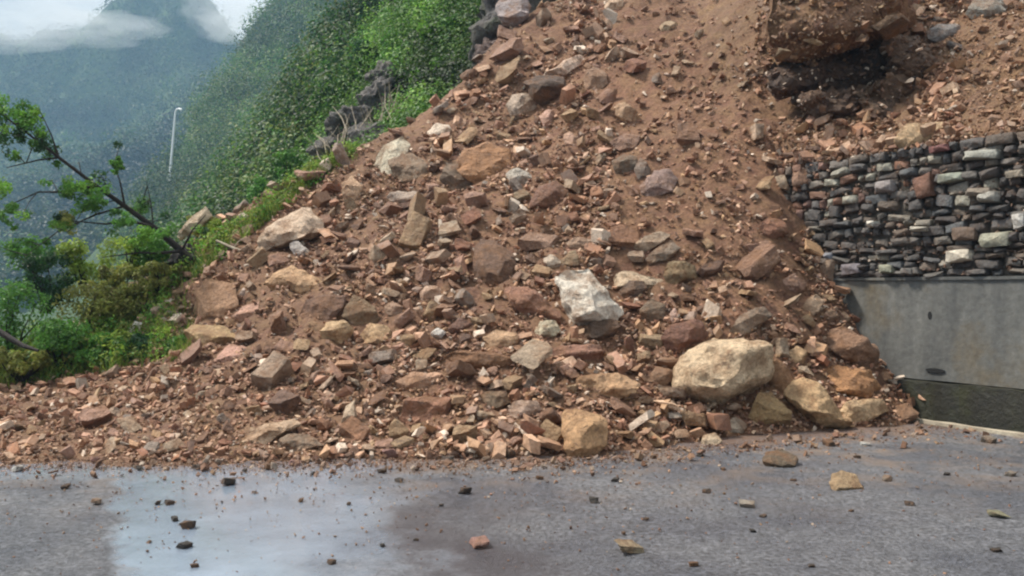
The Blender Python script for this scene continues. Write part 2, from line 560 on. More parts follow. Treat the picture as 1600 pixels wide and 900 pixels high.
# ------------------------------------------------------------------ road, ditch, kerb, wall
def strip(name, n0, n1, z0, z1, s0, s1, mat, thick=None, parent=None, seg=0.25, wob=0.004):
    """a bar along the wall direction with cross-section n0..n1, z0..z1, slightly uneven"""
    ns = int((s1 - s0) / seg) + 1
    V, Q = [], []
    for i in range(ns + 1):
        s = s0 + (s1 - s0) * i / ns
        for (n_, z_) in ((n0, z0), (n0, z1), (n1, z1), (n1, z0)):
            x, y = wxy(s, n_ + random.uniform(-wob, wob))
            V.append((x, y, z_ + random.uniform(-wob, wob)))
    for i in range(ns):
        a, b = i * 4, i * 4 + 4
        for k in range(4):
            Q.append((a + k, a + (k + 1) % 4, b + (k + 1) % 4, b + k))
    Q.append((0, 3, 2, 1)); e = ns * 4; Q.append((e, e + 1, e + 2, e + 3))
    me = fastmesh(name, V, Q)
    o = link(name, me, parent, mat)
    bm = bmesh.new(); bm.from_mesh(me); bmesh.ops.recalc_face_normals(bm, faces=bm.faces); bm.to_mesh(me); bm.free()
    return o


# road surface: gentle unevenness, edge follows the kerb
rx = np.arange(-26, 12, 0.25); ry = np.arange(-14, 16.2, 0.25)
RX, RY = np.meshgrid(rx, ry)
RZ = 0.010 * fbm(RX * .4, RY * .4, 1.1, 3)
over = wn(RX, RY) - (KERB_N - 0.002)
RX2 = np.where(over > 0, RX - over * WN[0], RX); RY2 = np.where(over > 0, RY - over * WN[1], RY)
keep = over < 0.25
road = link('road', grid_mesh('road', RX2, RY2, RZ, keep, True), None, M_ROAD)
tag(road, kind='structure')

ditch = strip('drainage_ditch', KERB_N + .1, WALL_N + .3, -0.75, -0.30, -12, 14, M_WETCONC)
tag(ditch, kind='structure')
kerb = strip('kerb', KERB_N, KERB_N + 0.11, -0.5, 0.045, -12, 13, M_KERB, wob=0.006)
tag(kerb, kind='structure')

wall = empty('retaining_wall', (*wxy(5, WALL_N), 0))
tag(wall, 'grey concrete retaining wall beside the road, half buried by the slide', 'wall')
for o in [strip('footing', WALL_N - 0.09, WALL_N + .25, -0.5, 0.46, -12, 15, M_WETCONC, seg=.22, wob=.018),
          strip('concrete_face', WALL_N, WALL_N + 0.5, 0.47, 1.70, -12, 15, M_CONC, seg=.4, wob=.007),
          strip('coping', WALL_N - 0.025, WALL_N + .1, 1.70, 1.735, -12, 15, M_CONC, seg=.4, wob=.003)]:
    o.parent = wall; o.matrix_parent_inverse = Matrix.Translation(-wall.location)


def weep(u, v, w_, h_):
    d = WALL_N / ((u - 800) / F * WN[0] + WN[1])
    if v > 570: d -= 0.02
    c = Vector(ray(u, v, d))
    bm = bmesh.new()
    bmesh.ops.create_cone(bm, cap_ends=True, segments=12, radius1=1, radius2=1, depth=0.05)
    me = bpy.data.meshes.new('weep_hole'); bm.to_mesh(me); bm.free()
    o = link('weep_hole', me, None, M_HOLE)
    q = Vector((-WN[0], -WN[1], 0)).to_track_quat('Z', 'Y')
    o.matrix_world = Matrix.Translation(c + Vector((WN[0], WN[1], 0)) * 0.021) @ q.to_matrix().to_4x4() @ Matrix.Diagonal((w_, h_, 1, 1))
    o.parent = wall; o.matrix_parent_inverse = Matrix.Translation(-wall.location)
    return o


M_HOLE = simple_mat('drain_hole_dark', (0.006,) * 3, (0.01,) * 3, 10, 0.9)
weep(1453, 493, .028, .05); weep(1461, 579, .13, .028)

# ------------------------------------------------------------------ rocks
def hull_bm(pts):
    bm = bmesh.new()
    for p in pts: bm.verts.new(p)
    r = bmesh.ops.convex_hull(bm, input=bm.verts)
    junk = [g for g in r.get('geom_interior', []) if isinstance(g, bmesh.types.BMVert)] + [g for g in r.get('geom_unused', []) if isinstance(g, bmesh.types.BMVert)]
    bmesh.ops.delete(bm, geom=list({g for g in junk if g.is_valid}), context='VERTS')
    loose = [v for v in bm.verts if not v.link_faces]
    if loose: bmesh.ops.delete(bm, geom=loose, context='VERTS')
    return bm


def chop(bm, seed, n, lo=.68, hi=.9, face=False):
    """knock flat facets off a hull"""
    rg = np.random.default_rng(9000 + seed)
    for i in range(n):
        nn = rg.normal(size=3)
        if face: nn = np.array([nn[0] * .7, -abs(nn[1]) * .8 - .5, nn[2] * .7 + .15])
        nn /= np.linalg.norm(nn)
        nv = Vector(nn)
        if not bm.verts: return
        dmax = max(v.co.dot(nv) for v in bm.verts)
        r = bmesh.ops.bisect_plane(bm, geom=list(bm.verts) + list(bm.edges) + list(bm.faces), plane_co=nv * dmax * rg.uniform(lo, hi), plane_no=nv, clear_outer=True)
        ed = [e for e in r['geom_cut'] if isinstance(e, bmesh.types.BMEdge)]
        if len(ed) > 2:
            try: bmesh.ops.contextual_create(bm, geom=ed)
            except Exception: bmesh.ops.holes_fill(bm, edges=ed)


def rough_rock(bm, size, seed, cuts=3, amp=0.05, bev=0.05):
    """chip the edges, refine and roughen a hull so it reads as broken stone"""
    bmesh.ops.dissolve_limit(bm, angle_limit=R(7), verts=bm.verts, edges=bm.edges)
    if bev:
        try: bmesh.ops.bevel(bm, geom=list(bm.edges), offset=size * bev, segments=1, affect='EDGES', profile=0.6, clamp_overlap=True)
        except Exception: pass
    bmesh.ops.triangulate(bm, faces=bm.faces)
    tgt = size * (0.30 if cuts == 1 else 0.14 if cuts == 2 else 0.085)
    for _ in range(4):
        long_e = [e for e in bm.edges if e.calc_length() > tgt]
        if not long_e: break
        bmesh.ops.subdivide_edges(bm, edges=long_e, cuts=1)
        bmesh.ops.triangulate(bm, faces=[f for f in bm.faces if len(f.verts) > 3])
    bm.normal_update()
    co = np.array([v.co[:] for v in bm.verts]); nr = np.array([v.normal[:] for v in bm.verts])
    k = 1.0 / size
    s = seed * 3.17
    d = fbm(co[:, 0] * k * 2.2 + s, co[:, 1] * k * 2.2, co[:, 2] * k * 2.2, 2) * amp * .8
    rid = 1 - np.abs(fbm(co[:, 0] * k * 4.6 + s, co[:, 1] * k * 4.6 + 3, co[:, 2] * k * 5.5, 3))
    d = d - rid * amp * 0.55 + amp * .3
    st = vnoise(co[:, 0] * k * 1.5 + s, co[:, 1] * k * 1.5, co[:, 2] * k * 9.0) * amp * 0.35
    d = (d + st) * size
    for v, n_, dd in zip(bm.verts, nr, d):
        v.co += Vector(n_) * float(dd)
    return bm


def finish(bm, name, ang=28):
    me = bpy.data.meshes.new(name)
    bmesh.ops.recalc_face_normals(bm, faces=bm.faces)
    bm.to_mesh(me); bm.free()
    for p in me.polygons: p.use_smooth = True
    me.set_sharp_from_angle(angle=R(ang))
    return me


PINK = (174, 132, 112); TAN = (176, 146, 106); CREAM = (206, 190, 158); BROWN = (134, 98, 76); DKBR = (98, 70, 56)
WHITE = (222, 220, 208); GREY = (142, 134, 126); PALE = (206, 188, 168); OLIVE = (150, 130, 98); REDBR = (138, 86, 64); ORANGE = (186, 132, 84)
LAV = (152, 134, 134); PGREY = (178, 170, 158)

# (outline in photo pixels, colour, thickness factor, name, label, short reference)
HERO = [
 ([(586,243),(600,225),(628,213),(641,225),(630,248),(620,262),(612,278),(596,262),(586,258)], (196,190,168), 1, 'boulder', 'pale greenish-grey upright boulder on the left crest of the slide', 'pale crest boulder'),
 ([(665,207),(680,193),(700,195),(706,204),(672,214)], PALE, 1, 'rock', 'small cream wedge of rock high on the left crest of the slide', 'cream crest wedge'),
 ([(772,14),(782,-8),(815,-14),(830,10),(826,27),(805,43),(785,34)], (150,142,144), 1, 'boulder', 'lavender-grey boulder at the very top beside the green bushes', 'lavender-grey top boulder'),
 ([(853,113),(885,92),(917,83),(906,98),(882,119),(858,117)], (214,186,164), .8, 'rock_slab', 'pointed cream slab resting on top of the rock with a shaded underside', 'pointed cream slab'),
 ([(818,130),(840,120),(878,122),(890,150),(852,168),(834,156)], (70,54,44), .9, 'boulder', 'square boulder, its shaded face coloured near-black, upper part of the slide', 'shade-faced boulder'),  # shade on the overhanging front face is put into the dark colour
 ([(792,165),(800,148),(822,146),(840,165),(826,184),(800,188)], (178,160,142), 1, 'rock', 'beige blocky rock just left of the shade-faced boulder', 'beige block'),
 ([(842,180),(856,170),(869,178),(863,195),(853,207)], (196,156,138), .8, 'rock', 'pink triangular rock pointing down under the shade-faced boulder', 'pink triangular rock'),
 ([(910,125),(928,103),(945,108),(949,130),(935,140),(915,138)], (160,128,104), .9, 'rock', 'tan broken rock right of the pointed cream slab', 'tan broken rock'),
 ([(965,165),(976,160),(998,174),(993,195),(973,198),(962,180)], (180,148,118), .9, 'rock', 'tan knob of rock sticking out of the smooth upper soil', 'tan knob'),
 ([(880,212),(890,205),(905,217),(899,231),(882,229)], (178,142,120), .9, 'rock', 'tan rounded rock on the upper slope below the pink triangle', 'tan rounded rock'),
 ([(955,222),(975,210),(999,212),(1002,233),(976,240),(960,231)], (150,116,98), .8, 'rock', 'brownish-pink flat-faced rock on the upper slope', 'flat-faced pink rock'),
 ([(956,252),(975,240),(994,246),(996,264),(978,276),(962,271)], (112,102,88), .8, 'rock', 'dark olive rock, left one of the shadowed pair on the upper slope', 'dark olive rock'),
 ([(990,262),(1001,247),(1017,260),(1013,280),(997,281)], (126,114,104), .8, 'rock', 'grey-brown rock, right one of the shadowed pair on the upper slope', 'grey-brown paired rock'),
 ([(1000,290),(1022,266),(1044,266),(1060,280),(1050,298),(1015,311),(1002,304)], (162,136,128), .9, 'boulder', 'lavender-pink boulder between the soil chute and the shadowed pair', 'lavender-pink boulder'),
 ([(943,10),(952,-4),(975,-4),(972,15),(950,19)], (206,178,150), .8, 'rock', 'pale cream rock at the top edge above the pointed cream slab', 'pale top-edge rock'),
 ([(1028,42),(1045,32),(1064,36),(1056,48),(1034,48)], (176,154,124), .7, 'rock', 'small beige slab alone near the top of the soil chute', 'beige chute slab'),
 ([(712,262),(730,236),(762,224),(795,234),(806,255),(786,277),(742,287)], (178,128,86), .7, 'boulder', 'orange-tan clay-covered boulder on the upper left slope', 'orange-tan boulder'),
 ([(688,278),(700,254),(728,249),(750,270),(744,298),(702,303)], (122,104,86), .8, 'boulder', 'dull grey-brown boulder tucked against the orange-tan boulder', 'dull grey-brown boulder'),
 ([(790,270),(808,262),(838,275),(826,291),(798,287)], (178,172,160), .8, 'rock', 'pale bluish-grey rock right of the orange-tan boulder', 'bluish-grey rock'),
 ([(828,318),(842,294),(868,284),(888,296),(874,318),(848,336),(830,330)], (118,80,62), .8, 'boulder', 'dark reddish-brown boulder in the middle of the upper slope', 'dark reddish boulder'),
 ([(404,392),(415,366),(437,343),(470,326),(484,328),(502,348),(510,364),(470,373),(440,384),(412,394)], (204,182,158), .8, 'boulder', 'large pale pointed slab overhanging the left shoulder of the slide', 'large pale pointed slab'),
 ([(452,382),(464,376),(486,392),(482,404),(462,400)], (168,164,160), .7, 'rock', 'small light-grey piece directly under the large pale pointed slab', 'light-grey piece'),
 ([(412,442),(430,425),(455,417),(478,425),(510,440),(500,459),(455,462),(425,460)], (188,152,114), .7, 'rock_slab', 'sandy flat slab below the large pale pointed slab', 'sandy flat slab'),
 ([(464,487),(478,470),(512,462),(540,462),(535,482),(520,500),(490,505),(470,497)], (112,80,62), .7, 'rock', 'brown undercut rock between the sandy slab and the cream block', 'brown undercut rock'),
 ([(499,518),(510,505),(535,503),(553,515),(546,532),(515,538),(502,531)], (196,166,126), .9, 'rock', 'cream-tan rounded block with black shadow under it, left of centre', 'cream-tan block'),
 ([(562,522),(578,507),(604,509),(619,522),(602,541),(576,539)], (192,160,120), .8, 'rock', 'sandy angular rock right of the cream-tan rounded block', 'sandy angular rock'),
 ([(532,492),(553,463),(585,478),(592,503),(560,510)], (132,110,82), .6, 'rock', 'olive-brown clayey rock standing behind the cream-tan block', 'olive-brown clay rock'),
 ([(655,457),(667,447),(692,448),(686,462),(665,474),(656,467)], (214,180,156), .8, 'rock', 'small pinkish-white rock alone on the central soil', 'pinkish-white rock'),
 ([(596,318),(610,300),(648,297),(662,307),(622,322)], (170,154,140), .5, 'rock_slab', 'grey flat slab lying on the left upper slope', 'grey flat slab'),
 ([(741,387),(752,374),(776,378),(802,400),(806,430),(795,447),(766,451),(747,436),(741,411)], (104,76,58), .7, 'boulder', 'big dark-brown upright boulder in the centre of the slide', 'big dark-brown boulder'),
 ([(533,287),(549,274),(566,290),(561,314),(546,321),(535,302)], (182,150,120), .8, 'rock', 'tan upright rock near the left crest of the slide', 'tan upright crest rock'),
 ([(600,477),(613,471),(631,480),(625,496),(606,491)], (164,132,108), .8, 'rock', 'small tan-pink rock above the sandy angular rock', 'small tan-pink rock'),
 ([(870,434),(885,424),(920,420),(945,446),(958,465),(970,488),(962,501),(935,510),(915,512),(892,509),(887,480),(876,457)], (236,224,206), .75, 'boulder', 'bright white boulder in the centre of the slide', 'bright white boulder'),
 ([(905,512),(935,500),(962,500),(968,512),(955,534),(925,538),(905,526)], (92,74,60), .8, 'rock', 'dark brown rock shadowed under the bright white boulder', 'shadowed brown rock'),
 ([(790,452),(804,444),(840,458),(876,484),(872,498),(842,503),(815,491),(796,472)], (160,112,88), .7, 'boulder', 'long pinkish-brown boulder leaning left of the bright white boulder', 'long pinkish-brown boulder'),
 ([(834,516),(845,503),(868,500),(876,514),(860,532),(840,531)], (192,186,160), .8, 'rock', 'pale greenish rounded rock below the long pinkish-brown boulder', 'pale greenish rock'),
 ([(856,552),(878,539),(938,537),(956,549),(945,562),(890,564)], (164,118,98), .6, 'rock_slab', 'smooth pink-brown slab below the bright white boulder', 'smooth pink-brown slab'),
 ([(798,380),(830,362),(882,370),(872,389),(820,393)], (160,128,108), .6, 'rock_slab', 'flat brownish-pink slab right of the big dark-brown boulder', 'flat brownish-pink slab'),
 ([(884,379),(905,369),(932,375),(924,387),(895,390)], (166,138,116), .7, 'rock', 'low beige rock next to the flat brownish-pink slab', 'low beige rock'),
 ([(849,407),(860,398),(878,405),(871,421),(855,421)], (200,184,164), .8, 'rock', 'small whitish cube of rock above the bright white boulder', 'whitish cube rock'),
 ([(990,390),(1010,374),(1032,361),(1048,367),(1026,384),(1000,397)], (174,154,132), .6, 'rock_slab', 'narrow beige slab slanting up right, above the grey rounded rock', 'narrow beige slab'),
 ([(1010,405),(1026,386),(1050,374),(1061,388),(1042,407),(1016,413)], (142,128,112), .8, 'rock', 'grey rounded rock right of centre', 'grey rounded rock'),
 ([(1035,426),(1045,410),(1066,407),(1086,418),(1088,436),(1070,450),(1041,441)], (134,116,84), .9, 'boulder', 'olive boxy rock beside the grey rounded rock', 'olive boxy rock'),
 ([(946,442),(974,421),(1000,431),(1056,442),(1020,452),(965,452)], (196,176,148), .5, 'rock_slab', 'thin cream slab right of the bright white boulder', 'thin cream slab'),
 ([(968,452),(984,438),(1006,440),(1012,455),(997,467),(975,466)], (98,82,70), .8, 'rock', 'dark charcoal-brown rock under the thin cream slab', 'dark charcoal-brown rock'),
 ([(1000,483),(1018,465),(1040,474),(1037,500),(1012,511),(1001,497)], (124,106,86), .8, 'rock', 'dull brown block below the olive boxy rock', 'dull brown block'),
 ([(1036,525),(1046,508),(1094,500),(1106,518),(1088,544),(1066,559),(1041,546)], (118,78,62), .7, 'boulder', 'dark reddish boulder behind the largest cream boulder', 'red boulder'),
 ([(1046,490),(1055,480),(1062,499),(1049,507)], (196,164,150), .8, 'rock', 'tiny pale-pink rock above the dark reddish boulder', 'tiny pale-pink rock'),
 ([(1058,575),(1070,553),(1098,531),(1125,521),(1146,531),(1162,538),(1190,532),(1204,541),(1206,562),(1198,588),(1172,604),(1140,620),(1118,634),(1100,629),(1072,616),(1060,598)], (214,190,156), .8, 'boulder', 'largest boulder of the slide, cream and yellow-stained, near the road', 'largest cream boulder'),
 ([(1138,516),(1150,500),(1172,488),(1192,482),(1204,494),(1176,512),(1160,530)], (142,124,106), .8, 'rock', 'grey-brown rock perched behind the largest cream boulder', 'perched grey-brown rock'),
 ([(1200,572),(1214,560),(1232,574),(1246,600),(1226,622),(1206,620)], (158,116,80), .8, 'boulder', 'ochre upright rock wedged right of the largest cream boulder', 'ochre upright rock'),
 ([(1228,618),(1238,600),(1256,590),(1276,602),(1300,625),(1331,658),(1320,668),(1286,670),(1250,645)], (208,174,130), .6, 'boulder', 'long yellow slab sloping down right beside the road edge', 'long yellow slab'),
 ([(1164,656),(1172,636),(1186,616),(1206,612),(1231,640),(1236,664),(1204,671)], (176,146,100), .8, 'boulder', 'tan wedge-shaped boulder at the toe below the largest cream boulder', 'tan wedge boulder'),
 ([(1312,640),(1325,627),(1385,624),(1389,641),(1342,666),(1328,660)], (212,182,142), .7, 'boulder', 'pale yellow block nearest the ditch, right end of the toe', 'pale yellow block'),
 ([(1268,597),(1285,578),(1302,570),(1360,580),(1386,604),(1350,619),(1292,616)], (192,140,94), .6, 'boulder', 'orange-tan broad slab on top of the pale yellow block', 'orange broad slab'),
 ([(1286,535),(1292,514),(1318,508),(1350,530),(1372,552),(1374,576),(1332,567),(1302,548)], (150,116,92), .7, 'boulder', 'rough brown boulder leaning on the concrete wall', 'rough brown wall boulder'),
 ([(1232,550),(1244,540),(1262,549),(1256,568),(1236,570)], (200,168,128), .8, 'rock', 'round peach-coloured rock above the ochre upright rock', 'round peach rock'),
 ([(1252,483),(1262,465),(1276,459),(1287,468),(1281,486),(1264,497)], (186,160,134), .8, 'rock', 'upright beige rock near the left end of the concrete wall', 'upright beige rock'),
 ([(1284,490),(1300,484),(1310,494),(1300,503),(1286,501)], (166,136,110), .8, 'rock', 'small brown rock, left one of two against the concrete', 'small brown rock by the concrete'),
 ([(1308,491),(1320,487),(1330,497),(1320,506)], (156,130,106), .8, 'rock', 'small tan rock, right one of two against the concrete', 'small tan rock by the concrete'),
 ([(1222,437),(1240,430),(1262,440),(1264,450),(1240,458),(1225,450)], (186,150,132), .7, 'rock', 'pinkish slab at the foot of the stone wall', 'pinkish wall-foot slab'),
 ([(1088,424),(1104,408),(1134,407),(1128,420),(1100,436)], (96,70,56), .6, 'rock', 'dark brown wedge right of the olive boxy rock', 'dark brown wedge'),
 ([(880,655),(884,642),(900,640),(928,643),(946,655),(950,672),(946,694),(920,716),(892,719),(881,702)], (188,148,106), .9, 'boulder', 'ochre standing boulder alone at the front edge of the slide on the road', 'ochre front boulder'),
 ([(900,592),(924,585),(975,583),(1001,598),(992,614),(965,625),(926,617),(906,607)], (192,154,116), .6, 'boulder', 'smooth ochre lozenge slab above the ochre standing boulder', 'ochre lozenge slab'),
 ([(620,655),(634,628),(662,619),(702,619),(713,630),(705,654),(680,665),(640,665)], (166,116,90), .8, 'boulder', 'pinkish-brown trapezoid boulder at the toe, left of centre', 'trapezoid boulder'),
 ([(612,598),(650,580),(690,583),(704,598),(670,610),(632,610)], (192,152,124), .5, 'rock_slab', 'pale pink slab lying over a dark gap above the trapezoid boulder', 'pale pink cap slab'),
 ([(790,645),(800,628),(815,624),(838,628),(844,640),(828,655),(802,656)], (186,162,146), .8, 'rock', 'pale pinkish-grey round rock at the toe near the centre', 'pale pinkish toe rock'),
 ([(372,690),(385,672),(420,659),(460,654),(470,664),(430,685),(400,701),(380,701)], (194,168,140), .6, 'rock_slab', 'long beige slab at the toe beside the wet road', 'long beige toe slab'),
 ([(422,698),(450,678),(482,678),(508,698),(462,707)], (142,124,104), .5, 'rock_slab', 'olive-grey flat slab at the toe right of the beige one', 'olive-grey toe slab'),
 ([(1193,722),(1197,706),(1222,702),(1244,714),(1240,740),(1204,739)], (88,78,62), .8, 'rock', 'dark olive block lying by itself on the asphalt', 'dark olive road block'),
 ([(1297,752),(1302,740),(1316,734),(1336,740),(1351,762),(1345,774),(1312,776),(1301,764)], (172,146,110), .8, 'rock', 'tan rock lying alone on the asphalt to the right', 'tan road rock'),
 ([(298,480),(308,452),(318,440),(346,440),(366,448),(370,478),(352,500),(302,502)], (182,140,106), .8, 'boulder', 'brown-tan cube-shaped boulder at the left end below the fallen tree', 'cube-shaped boulder'),
 ([(273,366),(300,340),(320,323),(333,334),(300,362),(280,376)], (196,180,154), .4, 'rock_slab', 'narrow pale slab leaning on the left crest behind the fallen tree', 'narrow leaning slab'),
 ([(362,494),(382,476),(405,471),(402,490),(378,505)], (182,140,120), .6, 'rock', 'pink tilted rock right of the cube-shaped boulder', 'pink tilted rock'),
 ([(288,520),(300,507),(354,511),(371,528),(352,543),(312,540),(292,532)], (178,148,104), .7, 'rock', 'ochre flat rock below the cube-shaped boulder', 'ochre flat rock'),
 ([(333,560),(358,537),(393,544),(386,560),(346,566)], (190,144,126), .6, 'rock_slab', 'salmon-pink slab below the ochre flat rock', 'salmon-pink slab'),
 ([(198,516),(212,502),(238,512),(242,524),(224,530),(202,528)], (206,200,190), .7, 'rock', 'whitish rock among the bushes at the left end', 'whitish bush rock'),
 ([(1004,596),(1026,572),(1054,580),(1062,604),(1034,608)], (150,118,92), .6, 'rock', 'brown slab leaning left of the largest cream boulder', 'brown leaning slab'),
 ([(744,622),(760,610),(790,612),(799,628),(774,641),(749,637)], (114,96,74), .8, 'rock', 'dark olive-brown rock left of the pinkish-grey toe rock', 'dark olive toe rock'),
 ([(688,556),(722,546),(770,550),(806,562),(782,576),(730,578)], (132,92,62), .6, 'boulder', 'rust-brown clayey slab in the lower centre', 'rust-brown slab'),
 ([(700,510),(716,498),(738,506),(728,520),(706,522)], (120,86,72), .7, 'rock', 'plum-brown rock in the lower centre of the slide', 'plum-brown rock'),
 ([(756,528),(776,514),(806,520),(808,534),(786,546),(766,542)], (184,150,116), .7, 'rock', 'sandy cup-shaped rock left of the pale greenish rock', 'sandy cup rock'),
 ([(672,520),(684,512),(696,520),(688,530),(674,530)], (208,200,190), .8, 'rock', 'small chalk-white rock amid dark chips in the lower centre', 'chalk-white rock'),
 ([(1238,268),(1262,262),(1280,276),(1262,292),(1240,290)], (156,120,98), .8, 'rock', 'brown rock at the hidden left end of the stone wall top', 'brown wall-top rock'),
 ([(1395,232),(1430,205),(1470,192),(1484,200),(1452,222),(1416,236)], (196,168,130), .4, 'rock_slab', 'long tan slab lying along the top of the stone wall', 'long tan wall-top slab'),
 ([(1186,352),(1200,338),(1226,344),(1232,364),(1206,374),(1190,368)], (144,98,76), .8, 'rock', 'reddish rock left of the dark stone wall', 'reddish rock by the stone wall'),
 ([(1446,50),(1470,36),(1498,40),(1504,58),(1476,66),(1452,62)], (132,132,132), .7, 'rock', 'bluish-grey rock high right above the dark hollow', 'bluish-grey high rock'),
 ([(1508,20),(1530,-4),(1568,-8),(1580,8),(1550,22),(1520,30)], (150,154,148), .7, 'boulder', 'pale blue-grey boulder at the top right corner', 'top right corner boulder'),
 ([(606,250),(640,236),(664,250),(668,276),(640,288),(612,276)], (138,118,96), .6, 'boulder', 'brownish-grey sloping boulder right of the pale crest boulder', 'sloping crest boulder'),
 ([(1095,700-6),(1100,680),(1118,676),(1128,690),(1112,698)], (184,166,140), .8, 'rock', 'cream stone at the toe right of the ochre standing boulder', 'cream toe stone'),
 ([(1130,665),(1150,652),(1168,662),(1160,676),(1138,678)], (172,162,146), .7, 'rock', 'pale grey stone at the toe below the largest cream boulder', 'pale grey toe stone'),
 ([(1388,655),(1396,636),(1418,632),(1436,645),(1428,662),(1402,664)], (146,112, 86), .8, 'rock', 'brown earthy lump at the far right end of the toe', 'right end earthy lump'),
]

ROCKS = []   # (u, v, size_px, ref)


# main ridge lines of the boulders whose faces can be read in the photograph: (u, v, push towards the viewer)
RIDGE = {'largest cream boulder': [(1108, 542, .22), (1150, 556, .34), (1098, 600, .30), (1180, 566, .18), (1136, 604, .36), (1080, 575, .24), (1165, 590, .26)],
         'bright white boulder': [(898, 444, .16), (926, 462, .34), (934, 490, .38), (905, 500, .2), (950, 484, .2), (886, 462, .12)],
         'large pale pointed slab': [(440, 366, .06), (476, 334, .2), (466, 370, .42), (492, 352, .2), (425, 380, .12)],
         'ochre front boulder': [(892, 652, .14), (928, 662, .34), (900, 700, .34), (934, 690, .16), (915, 652, .16)],
         'long yellow slab': [(1256, 602, .14), (1296, 640, .34), (1262, 636, .38), (1312, 656, .2)],
         'shade-faced boulder': [(835, 135, .45), (862, 130, .5), (880, 134, .4), (850, 146, .15)],
         'big dark-brown boulder': [(760, 386, .18), (784, 410, .36), (770, 438, .3), (752, 412, .24)]}


def add_hero(k, spec):
    outline, colr, th, name, label, ref = spec
    o_ = np.array(outline, float)
    o_ = o_.mean(0) + (o_ - o_.mean(0)) * 1.06
    outline = [tuple(q) for q in o_]
    cu, cv = o_.mean(0)
    wpx = o_[:, 0].max() - o_[:, 0].min(); hpx = o_[:, 1].max() - o_[:, 1].min()
    vb, vt = o_[:, 1].max(), o_[:, 1].min()
    hb = cast(cu, vb - hpx * 0.12) or cast(cu, vb + 4)
    ht = cast(cu, vt + 2)
    db = {'lavender-grey top boulder': 19.7, 'narrow leaning slab': 14.9}.get(ref) or (hb[0].y if hb else None)
    if db is None:
        print('HERO SKIPPED', ref); return None
    if db > 18: print('HERO far', ref, db)
    dt = ht[0].y if ht is not None and ht[0].y < db + 3 and ht[0].y > db else db + 0.5
    rg = np.random.default_rng(100 + k)
    size = max(wpx, hpx) / F * db
    sm_ = math.sqrt(wpx * hpx) / F * db
    pts = []
    # densify: outline in photo pixels, tilted plane leaning back with the slope
    for (u, v) in outline:
        f = (vb - v) / max(hpx, 1)
        d = db - 0.24 * sm_ * min(1, f * 2.5) + f * 0.5 * (dt - db) + rg.uniform(-.05, .05) * sm_
        pts.append(ray(u, v, d))
        d2 = d + sm_ * th * rg.uniform(.35, .8)
        pts.append(ray(cu + (u - cu) * .86 * d / d2 , cv + (v - cv) * .86 * d / d2 + 0.08 * hpx, d2))
    # broken front face: a few ridge points toward the viewer
    cx_, cy_ = rg.uniform(-.18, .18) * wpx, rg.uniform(-.25, .10) * hpx
    nf = rg.integers(3, 6)
    a0 = rg.uniform(0, 6.28)
    rdg = RIDGE.get(ref)
    for (u, v, push) in (rdg or []):
        f = (vb - v) / max(hpx, 1)
        pts.append(ray(u, v, db - .2 * sm_ + f * .5 * (dt - db) - sm_ * push))
    for i in range(0 if rdg else nf):
        a = a0 + i * 6.283 / nf + rg.uniform(-.35, .35)
        rr = rg.uniform(.30, .52)
        u = cu + cx_ + math.cos(a) * wpx * .5 * rr; v = cv + cy_ + math.sin(a) * hpx * .5 * rr
        f = (vb - v) / max(hpx, 1)
        d = db - 0.2 * sm_ + f * 0.5 * (dt - db) - sm_ * rg.uniform(.16, .34) * th
        pts.append(ray(u, v, d))
    pts = np.array(pts)
    c = pts.mean(0)
    bm = hull_bm([Vector(p - c) for p in pts])
    chop(bm, k, 4 if rdg else 6, .84 if rdg else .60, .93 if rdg else .86, True)
    rough_rock(bm, sm_, k, 3 if wpx > 34 else 2, 0.09 if wpx > 90 else 0.055, 0.012)
    me = finish(bm, name, 24)
    o = link(name, me, None, M_ROCK)
    o.location = c
    g_ = sum(colr) / 3; mk = .0 if sum(colr) > 560 else .16; gn = min(1.1, 236 / max(colr)) if sum(colr) > 430 else 1.0; cl = lin([min(240, (c_ * (1 - mk) + q_ * mk) * gn) for c_, q_ in zip(colr, (188, 150, 120))])
    o.color = (*cl, 1)
    tag(o, label, 'boulder' if name == 'boulder' else 'rock', 'large rocks of the landslide')
    ROCKS.append((cu, cv, wpx / 2, hpx / 2, ref))
    return o


for k, sp in enumerate(HERO): add_hero(k, sp)

# --- templates for repeated stones
def template(seed, cuts, flat=0.6, bev=.04, amp=.07, npt=16):
    rg = np.random.default_rng(seed)
    pts = []
    sh = rg.uniform(-.25, .25, 2)
    for sx in (-1, 1):
        for sy in (-1, 1):
            for sz in (-1, 1):
                x = sx * rg.uniform(.38, .6); y = sy * rg.uniform(.3, .5); z = sz * rg.uniform(.34, .5) * flat
                pts.append(Vector((x + sh[0] * z * 2, y + sh[1] * z * 2, z)))
    for _ in range(2):
        pts.append(Vector((rg.uniform(-.62, .62), rg.uniform(-.5, .5), rg.uniform(-.5, .6) * flat)))
    bm = hull_bm(pts)
    chop(bm, seed, 4 if cuts else 1, .66, .9)
    if cuts: rough_rock(bm, 1.0, seed, cuts, amp, bev)
    else: bmesh.ops.triangulate(bm, faces=bm.faces)
    return bm


def template_round(seed, flat):
    rg = np.random.default_rng(seed)
    pts = []
    for i in range(13 if seed < 900 else 10):
        v = rg.normal(size=3); v /= np.linalg.norm(v)
        v = np.sign(v) * np.abs(v) ** 0.7
        v = v / np.abs(v).max() * rg.uniform(.62, 1) * .5
        pts.append(Vector((v[0] * 1.25, v[1] * rg.uniform(.75, 1), v[2] * flat)))
    bm = hull_bm(pts)
    chop(bm, seed, 3 if seed < 900 else 1, .7, .92)
    return bm


